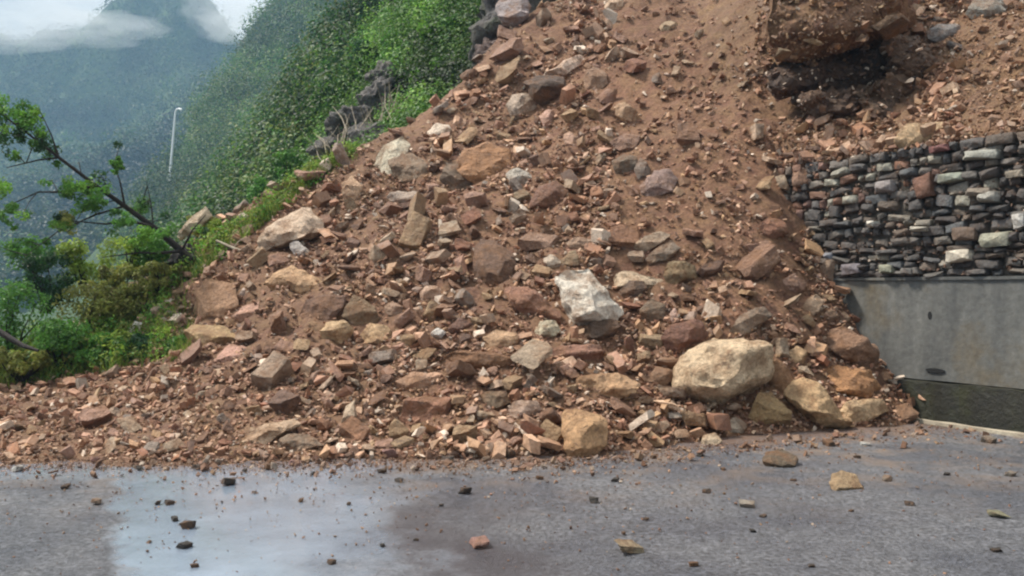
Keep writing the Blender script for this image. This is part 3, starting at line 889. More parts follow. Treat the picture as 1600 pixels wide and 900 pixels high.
T_MED = [finish(rough_rock(template_round(540 + i, [.5, .7, .42][i % 3]), 1.0, 540 + i, 2, .05, .015), 'stone', 22) for i in range(9)] + [finish(template(500 + i, 2, [.42, .62, .5, .34][i % 4], .012, .055, 9 + i % 4), 'stone', 22) for i in range(9)]
T_PEB = [finish(template(700 + i, 1, [.6, .75, .5][i % 3], .05, .05, 12), 'stone', 30) for i in range(8)]

CNAMES = {'pink': PINK, 'tan': TAN, 'cream': (200, 180, 152), 'brown': BROWN, 'dark brown': DKBR, 'grey': (150, 140, 130), 'reddish': REDBR, 'beige': (184, 160, 136), 'olive': OLIVE, 'rusty': (158, 106, 72)}
CW = {'pink': 2.6, 'tan': 3, 'cream': 2.4, 'brown': 2.6, 'dark brown': 1.6, 'grey': 1.5, 'reddish': 1.6, 'beige': 2.4, 'olive': 1, 'rusty': 1.4}
CK = list(CW); CP = np.array([CW[k] for k in CK]); CP = CP / CP.sum()
used_labels = set()


def rel_label(u, v, cname, form, sizew):
    cand = sorted(ROCKS_H, key=lambda r: (r[0] - u) ** 2 + (r[1] - v) ** 2)[:9]
    for r in cand:
        du, dv = u - r[0], v - r[1]
        if abs(du) > 2.2 * abs(dv): w1 = 'right of' if du > 0 else 'left of'
        elif abs(dv) > 2.2 * abs(du): w1 = 'below' if dv > 0 else 'above'
        else: w1 = ('below' if dv > 0 else 'above') + ' and ' + ('right of' if du > 0 else 'left of')
        lab = f'{sizew} {cname} {form} {w1} the {r[4]}'
        if lab not in used_labels:
            used_labels.add(lab); return lab
    r = cand[0]
    for ex in ('half-buried', 'tilted', 'loose', 'chipped', 'dusty', 'jagged'):
        lab = f'{ex} {sizew} {cname} {form} near the {r[4]}'
        if lab not in used_labels:
            used_labels.add(lab); return lab
    return lab


def orient(nrm, rg, spin=True):
    q = nrm.to_track_quat('Z', 'Y')
    e = Euler((rg.normal() * .45, rg.normal() * .45, rg.uniform(0, 6.28)))
    return (q.to_matrix() @ e.to_matrix()).to_quaternion()


ROCKS_H = list(ROCKS)
rg = np.random.default_rng(42)
n_med = 0
tries = 0
while n_med < 298 and tries < 20000:
    tries += 1
    u = rg.uniform(30, 1420); v = rg.uniform(20, 705)
    # where the photo has blocks: the middle band and the left crest; the chute is fine soil
    dens = 0.75
    if 1000 < u < 1240 and v < 400: dens = 0.12
    if 1080 < u < 1240 and 400 < v < 480: dens = 0.25
    if u > 1240 and v < 420: dens = 0.06
    if 950 < u < 1100 and v < 240: dens = .2
    if u < 300 and v < 640: dens = 0.3
    if u < 520 and v < 400: dens = .4
    if 380 < v < 690 and 540 < u < 1080: dens = 1.0
    if 500 < v < 690 and 540 < u < 1400: dens = 1.0
    if 470 < v < 620 and 1180 < u < 1400: dens = 1.0
    if rg.random() > dens: continue
    wpx = rg.choice([18, 23, 28, 35, 44, 54], p=[.2, .26, .22, .17, .1, .05]) * (1.26 if u > 600 and v > 360 else 1.1)
    if v < 250: wpx *= .8
    if u < 420: wpx *= .68
    ok = True
    for (ru, rv, rw, rh, _) in ROCKS:
        if abs(u - ru) < rw * .85 + wpx * .42 and abs(v - rv) < rh * .85 + wpx * .26:
            ok = False; break
    if not ok: continue
    h = cast(u, v)
    if h is None or h[2] in ('road', 'wall') or h[0].y > 24: continue
    p, nb, what = h
    if what == 'slope' and p.z < 0.02: continue
    size = wpx / F * p.y
    form = ['stone', 'flat stone', 'blocky stone', 'angular stone'][int(rg.integers(4))]
    me = T_MED[int(rg.integers(len(T_MED)))]
    o = link('stone', me, None, M_ROCK)
    sc = Vector((rg.uniform(.85, 1.15), rg.uniform(.75, 1.0), rg.uniform(.8, 1.25)))
    if form == 'flat stone': sc.z *= .55
    if form == 'blocky stone': sc.z *= 1.2
    o.rotation_mode = 'QUATERNION'
    o.rotation_quaternion = orient((nb * .5 + Vector((0, -.15, .6))).normalized(), rg)
    o.scale = sc * size
    o.location = p + nb * size * 0.24
    cn = CK[int(rg.choice(len(CK), p=CP))]
    c = np.array(CNAMES[cn]) * rg.uniform(.88, 1.08) * .7 + np.array((176, 142, 118)) * .3
    o.color = (*lin(np.clip(c, 0, 245)), 1)
    tag(o, rel_label(u, v, cn, form, 'small' if wpx < 22 else 'medium'), 'stone', 'stones scattered over the landslide')
    ROCKS.append((u, v, wpx / 2, wpx * .32, ''))
    n_med += 1

# --- loose stones on the asphalt
ROAD = [(103,762,12,0),(218,733,12,0),(309,732,16,0),(357,756,20,0),(295,824,20,0),(290,855,20,0),(304,886,12,0),(273,813,12,0),(264,787,13,0),(247,787,10,0),(152,786,18,1),(28,735,16,2),
        (727,770,16,0),(623,752,12,0),(598,854,10,0),(518,881,14,0),(792,712,24,0),(610,712,22,3),(701,721,20,0),(597,738,12,0),(927,784,14,0),(962,751,12,0),(1093,714,10,0),(1104,770,12,0),
        (1193,808,10,0),(1176,831,10,0),(1083,884,16,0),(1386,751,16,1),(1420,790,14,0),(1557,862,14,0),(1545,692,22,1),(1295,697,18,0),(1353,697,14,2),(1430,680,10,2),(749,853,34,3),(980,862,44,4),
        (1557,808,32,5),(1168,792,22,1),(975,834,8,0),(420,732,12,0),(460,726,16,3),(490,741,9,0),(383,736,9,0),(843,748,10,0),(1268,886,9,0),(1580,743,16,1),(1020,716,10,0),(1130,735,9,0),(150,720,14,3),(96,718,12,0),
        (1010,812,8,0),(545,788,8,0),(470,783,9,0),(1480,742,9,0),(1330,800,8,0),(650,845,7,0),(690,790,7,0),(233,848,7,0),(398,770,8,0),(878,716,12,0),(1340,716,9,0),(1240,752,9,0)]
RC = [((64, 58, 52), 'dark'), ((150, 140, 126), 'light grey'), ((206, 204, 196), 'whitish'), ((168, 128, 118), 'pink'), ((160, 144, 116), 'sandy'), ((146, 142, 114), 'pale olive')]
lm = [((290, 840), 'the middle of the wet patch'), ((1310, 757), 'the tan road rock'), ((1218, 722), 'the dark olive road block'), ((915, 680), 'the ochre front boulder'), ((748, 853), 'the pink road stone'), ((980, 862), 'the flat sandy road stone'),
      ((1557, 808), 'the pale olive road stone'), ((420, 680), 'the long beige toe slab'), ((665, 642), 'the trapezoid boulder'), ((100, 760), 'the left edge of the asphalt'), ((1540, 680), 'the kerb'), ((465, 700), 'the olive-grey toe slab'), ((818, 640), 'the pale pinkish toe rock'), ((1112, 688), 'the cream toe stone')]
for i, (u, v, wpx, ci) in enumerate(ROAD):
    h = cast(u, v)
    if h is None: continue
    d = h[0].y
    size = wpx / F * d
    o = link('road_stone', T_PEB[i % len(T_PEB)] if wpx < 26 else T_MED[i % len(T_MED)], None, M_ROCK)
    o.scale = Vector((1, .9, .95 if wpx < 26 else .6)) * size
    o.rotation_euler = (rg.uniform(-.2, .2), rg.uniform(-.2, .2), rg.uniform(0, 6.28))
    o.location = h[0] + Vector((0, 0, size * .2))
    o.color = (*lin(RC[ci][0]), 1)
    lab = None
    sz = 'tiny' if wpx < 11 else 'small' if wpx < 26 else 'flat'
    for (q, nm) in sorted(lm, key=lambda q: (q[0][0] - u) ** 2 + (q[0][1] - v) ** 2):
        if abs(q[0] - u) + abs(q[1] - v) < 6: continue
        du, dv = u - q[0], v - q[1]
        w1 = ('right of' if du > 0 else 'left of') if abs(du) > abs(dv) else ('in front of' if dv > 0 else 'behind')
        lab = f'{sz} {RC[ci][1]} loose stone on the asphalt {w1} {nm}'
        if lab not in used_labels: break
    used_labels.add(lab)
    tag(o, lab, 'stone', 'loose stones on the road')

# --- countless small rubble: one joined mesh
def bm_arrays(bm):
    bm.verts.index_update()
    V = np.array([v.co[:] for v in bm.verts]); T = np.array([[v.index for v in f.verts] for f in bm.faces])
    bm.free(); return V, T


def tri_(bm):
    bmesh.ops.triangulate(bm, faces=bm.faces); return bm


T_SM = [bm_arrays(template(900 + i, 0, [.34, .5, .62][i % 3], 0, 0, 9 + i % 4)) for i in range(8)] + [bm_arrays(tri_(template_round(940 + i, [.38, .55][i % 2]))) for i in range(8)]
PAL = np.array([lin(CNAMES[k]) for k in CK])


def scatter(name, positions, normals, sizes, cols, mat, rg, sink=.12, label=None):
    Vs, Fs, Cs = [], [], []
    off = 0
    for ti in range(len(T_SM)):
        TV, TT = T_SM[ti]
        ids = np.arange(ti, len(positions), len(T_SM))
        m = len(ids)
        if not m: continue
        # random rotations: quaternion -> matrices
        q = rg.normal(size=(m, 4)); q[:, 1:3] *= .45; q /= np.linalg.norm(q, axis=1)[:, None]
        w_, x_, y_, z_ = q.T
        Rm = np.stack([1 - 2 * (y_ ** 2 + z_ ** 2), 2 * (x_ * y_ - z_ * w_), 2 * (x_ * z_ + y_ * w_),
                       2 * (x_ * y_ + z_ * w_), 1 - 2 * (x_ ** 2 + z_ ** 2), 2 * (y_ * z_ - x_ * w_),
                       2 * (x_ * z_ - y_ * w_), 2 * (y_ * z_ + x_ * w_), 1 - 2 * (x_ ** 2 + y_ ** 2)], -1).reshape(m, 3, 3)
        sc = sizes[ids][:, None] * rg.uniform(.75, 1.15, (m, 3))
        P = TV[None] * sc[:, None, :]
        P = np.einsum('mij,mvj->mvi', Rm, P)
        P += positions[ids][:, None, :] + (normals[ids] * (sizes[ids] * (sink + rg.uniform(0, .5, m)))[:, None])[:, None, :]
        nv = len(TV)
        Vs.append(P.reshape(-1, 3))
        Fs.append((TT[None] + (np.arange(m) * nv)[:, None, None] + off).reshape(-1, 3))
        Cs.append(np.repeat(cols[ids], nv, axis=0))
        off += m * nv
    me = fastmesh(name, np.concatenate(Vs), np.concatenate(Fs), np.concatenate(Cs))
    o = link(name, me, None, mat)
    tag(o, label, kind='stuff')
    return o


MUD = np.array(lin((158, 119, 94)))


def pick_cols(m, rg, gain=1.0, pal=PAL, p=CP, mud=.62):
    c = pal[rg.choice(len(pal), m, p=p)]
    g = c.mean(1, keepdims=True)
    coat = rg.uniform(mud - .3, mud + .3, (m, 1)).clip(0, 1)       # clay coating on most chips
    c = c * (1 - coat) + (MUD * (.45 * g / MUD.mean() + .55)) * coat
    c = np.where(rg.random((m, 1)) < .07, np.array(lin((205, 186, 166))), c)
    return c * rg.uniform(.62, 1.25, (m, 1)) * gain


pos, nrm, siz = [], [], []
rg = np.random.default_rng(5)
cnt = 0
while cnt < 37000:
    u = rg.uniform(-120, 1500); v = rg.uniform(-60, 722)
    chute = (960 < u < 1250 and v < 430)
    wpx = 3.7 * (1 - rg.random()) ** -0.48
    if (v > 540 and u > 480) or (v > 400 and 620 < u < 1120): wpx *= 1.3
    if u < 480: wpx = min(wpx, 15)
    if chute and rg.random() < .68: continue
    if chute: wpx = min(wpx, 11)
    # clumping: patches of open soil between the drifts of rubble
    cl = vnoise(np.array([u / 70.0]), np.array([v / 45.0]), 4.4)[0]
    if v < 560 and cl < -.1 and rg.random() < .68: continue
    wpx = min(wpx, 30 if (v > 320 and u > 560) else 24)
    if wpx > 7 and any(abs(u - r[0]) < r[2] * .9 + wpx * .3 and -r[3] * .8 < v - r[1] < r[3] * 1.0 + wpx * .35 for r in ROCKS): continue
    if v < 250: wpx *= .85
    h = cast(u, v)
    cnt += 1
    if h is None or h[2] in ('road', 'wall') or h[0].y > 27: continue
    p, nb, what = h
    if what == 'slope' and p.z < -0.01: continue
    pos.append(p[:]); nrm.append(nb[:]); siz.append(wpx / F * p.y * 1.15)
pos, nrm, siz = np.array(pos), np.array(nrm), np.array(siz)
cols = pick_cols(len(pos), rg)
# the chute's chips are the soil's own pinkish brown
scatter('rubble', pos, nrm, siz, cols, M_RUBBLE, rg, label='broken stone and gravel covering the slide').name = 'rubble'

# gravel on the asphalt near the toe and grit further out
pos, nrm, siz = [], [], []
for i in range(5200):
    u = rg.uniform(-100, 1620); toe = 718 - max(0, u - 850) * .085
    v = toe + abs(rg.normal()) * (12 if rg.random() < .72 else 90) + 0
    if v > 960: continue
    h = cast(u, v)
    if h is None or h[2] == 'wall': continue
    n_ = wn(h[0].x, h[0].y)
    if n_ > KERB_N - .03: continue
    wpx = 1.8 * (1 - rg.random()) ** -.4
    if v > toe + 35: wpx = min(wpx, 4)
    pos.append(h[0][:]); nrm.append((0, 0, 1)); siz.append(min(wpx, 12) / F * h[0].y * 1.1)
pos, nrm, siz = np.array(pos), np.array(nrm), np.array(siz)
gc = pick_cols(len(pos), rg, .62)
scatter('gravel', pos, nrm, siz, gc, M_RUBBLE, rg, label='grit and gravel strewn on the wet asphalt')

# ------------------------------------------------------------------ dry stone wall above the concrete
sw = empty('stone_wall', (*wxy(5, WALL_N), 1.735))
tag(sw, 'dark rubble stone wall standing on top of the concrete retaining wall', 'wall')
core = strip('wall_core', WALL_N + .045, WALL_N + .5, 1.72, 3.27, -12, 13.5, M_MORTAR, seg=.3, wob=.03)
core.parent = sw; core.matrix_parent_inverse = Matrix.Translation(-sw.location)
T_WALL = []
for i in range(14):
    rgw = np.random.default_rng(1200 + i)
    pts = []
    for sx in (-1, 1):
        for sy in (-1, 1):
            for sz in (-1, 1):
                pts.append(Vector((sx * rgw.uniform(.36, .5), sy * rgw.uniform(.36, .5), sz * rgw.uniform(.32, .5))))
    for _ in range(4):
        pts.append(Vector((rgw.uniform(-.3, .3), -rgw.uniform(.48, .62), rgw.uniform(-.3, .3))))
    bmw = hull_bm(pts)
    chop(bmw, 60 + i, 4, .78, .95)
    rough_rock(bmw, 1.0, 40 + i, 1, .05, .025)
    T_WALL.append(finish(bmw, 'stone', 26))
WC = [(88, 85, 83), (74, 71, 69), (98, 94, 89), (114, 108, 100), (62, 58, 56), (98, 87, 77), (136, 129, 117), (86, 88, 89)]
WW = np.array([4, 4, 3, 1.8, 3, 1.6, .9, 2]); WW /= WW.sum()
wall_stones_extra = []
z = 1.735
nst = 0
rowi = 0
wang = math.atan2(WD[1], WD[0])
while z < 3.30:
    hh = rg.uniform(.065, .15)
    rowi += 1
    if z + hh > 3.38: hh = 3.38 - z + .02
    s = 5.45 + rg.uniform(0, .2)
    while s < 9.25:
        ln = rg.uniform(.14, .36) if rg.random() < .6 else rg.uniform(.09, .16)
        hf = rg.uniform(.82, 1.12)
        if nst >= 296: break
        o = link('stone', T_WALL[int(rg.integers(14))], sw, M_WALLST)
        x, y = wxy(s + ln / 2, WALL_N + .085 + rg.uniform(-.045, .045))
        o.location = Vector((x, y, z + hh / 2 + .03 * float(vnoise(np.array([s * 1.9]), np.array([rowi * 3.3]))[0]) * (1 if 1.85 < z < 3.1 else 0) + rg.normal() * .01)) - sw.location
        o.rotation_euler = (rg.normal() * .08, rg.normal() * .13, wang + math.pi + rg.normal() * .08 + (math.pi if False else 0))
        o.scale = (ln * 1.04, .22 * rg.uniform(.85, 1.25), hh * 1.06 * hf)
        c = WC[int(rg.choice(8, p=WW))]
        if z > 2.55 and rg.random() < (.22 if s < 7.6 else .55): c = [(126, 92, 74), (150, 146, 132), (112, 84, 74)][int(rg.integers(3))]
        o.color = (*lin(np.array(c) * rg.uniform(.88, 1.12)), 1)
        nst += 1
        s += ln + .012
    z += hh + .008
# the few bright blocks one can pick out
for (u, v, wp, hp_, c) in [(1500,400,34,22,(206,196,178)),(1365,350,14,12,(220,214,200)),(1440,358,30,10,(170,164,150)),(1595,345,16,28,(196,192,184)),(1557,375,40,26,(152,150,132)),(1535,242,52,16,(158,158,148)),
                         (1488,278,36,16,(144,148,134)),(1384,292,30,22,(146,140,138)),(1446,292,28,40,(116,82,66)),(1332,420,30,20,(128,122,126)),(1388,420,22,16,(138,138,120)),(1470,232,30,12,(128,84,80)),(1532,300,40,14,(134,122,108)),
                         (1545,308,30,20,(160,156,146)),(1510,365,36,24,(112,94,80)),(1420,432 - 8,20,12,(116,114,110)),(1298,400,14,12,(120,122,128)),(1590,272,22,12,(150,140,124))]:
    d = (WALL_N - .02) / ((u - 800) / F * WN[0] + WN[1])
    c3 = Vector(ray(u, v, d))
    o = link('stone', T_WALL[int(rg.integers(14))], sw, M_WALLST)
    o.location = c3 + Vector((WN[0], WN[1], 0)) * .03 - sw.location
    o.rotation_euler = (0, rg.normal() * .06, wang + math.pi)
    o.scale = (wp / F * d * 1.25, .24, hp_ / F * d)
    o.color = (*lin(c), 1)
# the stretches of the wall outside the picture, joined
pos, nrm, siz = [], [], []
for s0_, s1_ in ((-8.0, 5.4), (9.3, 12.5)):
    for zi in range(13):
        for q in np.arange(s0_, s1_, .17):
            x, y = wxy(q + rg.uniform(-.05, .05), WALL_N + .05)
            pos.append((x, y, 1.8 + zi * .12 + rg.uniform(-.02, .02))); nrm.append((-WN[0], -WN[1], 0)); siz.append(rg.uniform(.15, .24))
ex_ = scatter('stones_beyond', np.array(pos), np.array(nrm), np.array(siz), pick_cols(len(pos), rg, 1.0, np.array([lin(c) for c in WC]), WW, .1), M_RUBBLE, rg, sink=-.2)
ex_.parent = sw; ex_.matrix_parent_inverse = Matrix.Translation(-sw.location)
# small packing chips wedged between the big stones
pos, nrm, siz = [], [], []
for i in range(2000):
    x, y = wxy(rg.uniform(4.4, 10.2), WALL_N + rg.uniform(.0, .05))
    pos.append((x, y, rg.uniform(1.75, 3.36))); nrm.append((-WN[0], -WN[1], 0)); siz.append(.03 * (1 - rg.random()) ** -.35)
wc_ = np.array([lin(c) for c in WC])
ch_ = scatter('packing_chips', np.array(pos), np.array(nrm), np.minimum(np.array(siz), .075), pick_cols(2000, rg, 1.1, wc_, WW, .3), M_RUBBLE, rg, sink=-.1)
ch_.parent = sw; ch_.matrix_parent_inverse = Matrix.Translation(-sw.location)
# capping of loose earth and pebbles spilling over the wall's top edge
pos, nrm, siz = [], [], []
for i in range(1500):
    s = rg.uniform(2, 10) if i % 2 else rg.uniform(6.8, 9.6); n_ = WALL_N + rg.uniform(-.03, .5)
    x, y = wxy(s, n_)
    pos.append((x, y, 3.36 + (n_ - WALL_N) * .4 + rg.uniform(-.03, .02))); nrm.append((0, 0, 1)); siz.append(.03 * (1 - rg.random()) ** -.5)
scatter('wall_top_gravel', np.array(pos), np.array(nrm), np.minimum(np.array(siz), .2), pick_cols(1500, rg, .8), M_RUBBLE, rg, label='gravel spilled along the top of the stone wall')

# ------------------------------------------------------------------ hollow with overhanging ledge, top right
def mass(outline, depth, back, front, name, colr, mat, label, cat, seed, amp=.09, frontpts=None, cuts=3, tilt=0, chops=0):
    o_ = np.array(outline, float); cu, cv = o_.mean(0)
    wpx = np.ptp(o_[:, 0]); hpx = np.ptp(o_[:, 1])
    rgm = np.random.default_rng(seed)
    pts = []
    for (u, v) in outline:
        f = (v - o_[:, 1].min()) / hpx
        d = depth + tilt * f
        pts.append(ray(u, v, d)); pts.append(ray(cu + (u - cu) * .9, cv + (v - cv) * .9, d + back))
    for (u, v) in (frontpts or [(cu - wpx * .2, cv), (cu + wpx * .2, cv - hpx * .1), (cu, cv + hpx * .15)]):
        f = (v - o_[:, 1].min()) / hpx
        pts.append(ray(u, v, depth + tilt * f - front))
    pts = np.array(pts); c = pts.mean(0)
    bm = hull_bm([Vector(p - c) for p in pts])
    sz = math.sqrt(wpx * hpx) / F * depth
    if chops: chop(bm, seed, chops, .74, .93, True)
    rough_rock(bm, sz, seed, cuts, amp, .02)
    me = finish(bm, name, 30)
    a_ = me.color_attributes.new('Col', 'FLOAT_COLOR', 'POINT')
    a_.data.foreach_set('color', np.ones(len(me.vertices) * 4, dtype=np.float32))
    o = link(name, me, None, mat)
    o.location = c; o.color = (*lin(colr), 1)
    tag(o, label, cat)
    return o


ledge = mass([(1192,60),(1200,-60),(1290,-90),(1400,-60),(1420,20),(1405,52),(1375,66),(1330,74),(1290,96),(1250,102),(1212,98)], 13.4, 2.2, .35, 'earth_ledge', (168,138,102), M_SOIL,
     'tan earth and rock ledge overhanging the dark hollow at the top', 'ledge', 61, .12, [(1240,60),(1300,40),(1360,30),(1260,85),(1300,0),(1230,10)], chops=9)
bpy.context.view_layer.update()
Bl = bvh_of(ledge.data)
pos, nrm, siz = [], [], []
for i in range(1000):
    u = rg.uniform(1185, 1430); v = rg.uniform(-40, 105)
    dr = Vector(((u - 800) / F, 1, -(v - 450) / F)).normalized()
    h = Bl.ray_cast(EYEV - ledge.location, dr, 60)
    if h[0] is None: continue
    pos.append((h[0] + ledge.location)[:]); nrm.append(h[1][:]); siz.append(min(2.8 * (1 - rg.random()) ** -.42, 13) / F * 13.4)
ld = scatter('ledge_gravel', np.array(pos), np.array(nrm), np.array(siz), pick_cols(len(pos), rg, 1.0, np.array([lin(c) for c in [(172, 144, 110), (150, 124, 94), (120, 96, 76), (98, 80, 66)]]), np.array([.35, .3, .2, .15]), .3), M_RUBBLE, rg, label='loose earth and stones clinging to the ledge')
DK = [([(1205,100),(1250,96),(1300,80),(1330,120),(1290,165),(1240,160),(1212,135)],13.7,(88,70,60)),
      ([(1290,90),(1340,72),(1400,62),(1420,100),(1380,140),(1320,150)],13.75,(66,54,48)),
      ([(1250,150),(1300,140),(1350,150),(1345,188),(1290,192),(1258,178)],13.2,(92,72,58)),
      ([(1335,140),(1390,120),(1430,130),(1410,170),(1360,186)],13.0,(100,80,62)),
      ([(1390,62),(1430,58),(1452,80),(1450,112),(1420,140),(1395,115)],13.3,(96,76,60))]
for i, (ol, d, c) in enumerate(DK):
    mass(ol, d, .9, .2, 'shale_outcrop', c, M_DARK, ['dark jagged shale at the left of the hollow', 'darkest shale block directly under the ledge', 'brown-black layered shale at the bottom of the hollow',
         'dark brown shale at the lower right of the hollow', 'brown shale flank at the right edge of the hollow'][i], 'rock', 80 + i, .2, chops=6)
bpy.context.view_layer.update()
shale = [o for o in COL.objects if o.name.startswith('shale_outcrop')]
SB = [(o, bvh_of(o.data)) for o in shale]
pos, nrm, siz = [], [], []
for i in range(800):
    u = rg.uniform(1200, 1455); v = rg.uniform(60, 195)
    dr = Vector(((u - 800) / F, 1, -(v - 450) / F)).normalized()
    hits = [(h[3], h[0] + o.location, h[1]) for o, b in SB for h in [b.ray_cast(EYEV - o.location, dr, 60)] if h[0] is not None]
    if not hits: continue
    hh_ = min(hits, key=lambda q: q[0])
    pos.append(hh_[1][:]); nrm.append(hh_[2][:]); siz.append(min(3.0 * (1 - rg.random()) ** -.42, 13) / F * 13.3)
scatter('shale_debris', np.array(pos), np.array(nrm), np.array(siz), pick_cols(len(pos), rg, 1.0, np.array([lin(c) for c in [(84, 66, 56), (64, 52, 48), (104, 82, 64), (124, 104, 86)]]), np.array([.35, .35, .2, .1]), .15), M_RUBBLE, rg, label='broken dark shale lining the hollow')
for i, (u, v, wp, c, lab) in enumerate([(1225,85,34,(150,128,100),'light tan rock at the left edge of the ledge'),(1268,66,30,(156,132,100),'light tan rock on the front of the ledge'),(1395,40,40,(112,88,66),'brown rock at the right end of the ledge'),
                           (1350,60,28,(132,104,80),'brown rock hanging over the middle of the hollow'),(1455,30,44,(120,112,104),'grey rock right of the ledge, top right'),(1430,75,24,(104,84,66),'small brown rock right of the hollow mouth'),
                           (1500,75,30,(96,92,90),'dark grey rock lower right of the bluish-grey one')]):
    h = cast(u, v)
    if h is None: continue
    d = min(h[0].y, 13.0 if u < 1420 else 99) 
    o = link('rock', T_MED[(i * 5 + 3) % 18], None, M_ROCK)
    o.location = Vector(ray(u, v, d + .05)); o.scale = Vector((1, .8, .7)) * wp / F * d * 1.1
    o.rotation_euler = (rg.normal() * .3, rg.normal() * .3, rg.uniform(0, 6)); o.color = (*lin(c), 1)
    tag(o, lab, 'rock')

# tan scree on the bare hillside, finer than the slide
pos, nrm, siz = [], [], []
for i in range(7000):
    u = rg.uniform(1180, 1700); v = rg.uniform(-60, 262)
    h = cast(u, v)
    if h is None or h[2] != 'hill' or h[0].y > 24: continue
    if 1205 < u < 1430 and 70 < v < 185: continue
    pos.append(h[0][:]); nrm.append(h[1][:]); siz.append(min(2.4 * (1 - rg.random()) ** -.4, 13) / F * h[0].y * 1.1)
tanp = np.array([lin(c) for c in [(170, 142, 108), (150, 122, 92), (124, 98, 76), (188, 166, 136), (100, 82, 66), (150, 146, 138)]])
scatter('scree', np.array(pos), np.array(nrm), np.array(siz), pick_cols(len(pos), rg, 1, tanp, np.array([.28, .26, .2, .1, .1, .06])), M_RUBBLE, rg, label='tan scree above the stone wall')
# EOF_PART1

# ------------------------------------------------------------------ land beyond the slide
def DS(d): return d if d < 40 else 40 + (d - 40) * 2.8



G_PX = [(745,0,27),(745,120,22.5),(690,165,21.5),(650,205,22),(600,205,24),(540,235,24),(500,245,26),(480,290,24),(600,100,29),(640,0,34),(560,100,35),(560,0,42),(520,150,32),
        (830,-80,27),(740,-120,31),(450,322,26),(420,335,30),(480,150,50),(440,250,45),(400,320,38),(350,372,34),(300,385,42),(260,405,55),(300,300,70),(400,200,75),(450,100,95),
        (500,50,100),(350,250,80),(250,425,60),(560,-60,110),(650,-100,80),
        (230,310,96),(250,262,100),(300,180,110),(370,77,125),(425,32,130),(480,-6,135),(560,-70,135),(700,-160,130)]
gp = [ray(u, v, DS(d)) for (u, v, d) in G_PX]
for (u, v, d) in G_PX[-8:]:
    q = ray(u, v, DS(d)); q = q * np.array([1.22, 1.22, 1]); q[2] -= 40; gp.append(q)
gp += [ray(560,300,19.5), ray(450,400,19), ray(700,260,19.5), ray(350,470,20), ray(200,600,20), ray(150,640,24), ray(60,600,90), ray(150,520,150), ray(200,430,180), ray(-200,560,200), ray(-300,700,40), ray(200,560,54)]
gp += [np.array(p) for p in [(6, 30, 14.0), (14, 45, 24), (34, 140, 70), (8, 290, 110)]]
G_base = RBF(gp, 0.8, 0.02)
tt = np.linspace(-0.95, 0.30, 270)
dd = np.geomspace(18.5, 410, 270)
T, D = np.meshgrid(tt, dd)
GX, GY = T * D, D
k = np.clip(D / 30, 1, 9)
GZ = G_base(GX, GY) + fbm(GX * .45 / k, GY * .45 / k, 2.0, 4) * .35 * k * .6
tint_ok = GZ > -34
green = link('green_hillside', grid_mesh('green_hillside', GX, GY, np.maximum(GZ, -80), None, True), None, M_FOREST)
tag(green, kind='structure')
B_green = bvh_of(green.data)

F_PX = [(0,520,100),(150,520,105),(250,470,120),(0,430,135),(150,410,140),(250,350,150),(0,300,185),(150,290,185),(250,250,178),(0,200,220),(80,230,205),(150,180,228),(280,150,210),(330,150,205),
        (-60,82,262),(0,86,262),(60,54,264),(120,46,266),(188,52,262),(212,4,256),(240,-34,252),(300,-34,250),(330,16,246),(365,74,242),(420,60,244),(500,100,250),(700,80,270),
        (-300,110,250),(-300,300,180),(-300,500,110),(230,100,235),(100,120,240)]
fp = [ray(u, v, DS(d)) for (u, v, d) in F_PX]
for i in range(14, 28):
    q = ray(F_PX[i][0], F_PX[i][1], DS(F_PX[i][2])) * np.array([1.2, 1.2, 1]); q[2] -= 70; fp.append(q)
fp += [np.array(p) for p in [(0, 840, 30), (330, 720, 90), (-660, 320, 50), (-690, 160, 0)]]
F_base = RBF(fp, 2.0, .1)
T, D = np.meshgrid(np.linspace(-1.1, .55, 280), np.linspace(195, 880, 200))
FX, FY = T * D, D
FZ = F_base(FX, FY) + fbm(FX * .013, FY * .013, 6.0, 4) * 15.0 - np.abs(fbm(FX * .02, FY * .02, 9.0, 3)) * 14 + 6 + fbm(FX * .075, FY * .075, 1.0, 3) * 5.0
FZ = np.clip(FZ, -81, 250)
far = link('mountain', grid_mesh('mountain', FX, FY, FZ, None, True), None, M_FOREST)
tag(far, kind='structure')
B_far = bvh_of(far.data)

# verge and the drop into the valley on the left
vx = np.concatenate([np.linspace(-1150, -60, 60), np.arange(-59, 12, 1.0), np.linspace(13, 1150, 50)])
vy = np.concatenate([np.linspace(-1100, -30, 50), np.arange(-29.5, 40, 1.0), np.linspace(41, 1150, 70)])
VX, VY = np.meshgrid(vx, vy)
outn = np.maximum(-(wn(VX, VY) + 3.0), 0)
outy = np.maximum(VY - 15.0, 0)
dist = np.maximum(outn, outy)
inn = np.clip(wn(VX, VY) - 10.3, 0, 60)
VZ = -0.05 - 0.5 * np.where(inn > 0, 0, 1) * np.maximum(dist - .3, 0) + fbm(VX * .7, VY * .7, .4, 3) * .12 * np.clip(dist, 0, 1)
VZ = np.maximum(VZ, -80.5 + fbm(VX * .02, VY * .02, .4, 3) * 1.0)
VZ = np.where((wn(VX, VY) > KERB_N - .4), -0.8, VZ)
verge = link('ground', grid_mesh('ground', VX, VY, VZ, None, True), None, M_VERGE)
tag(verge, kind='structure')


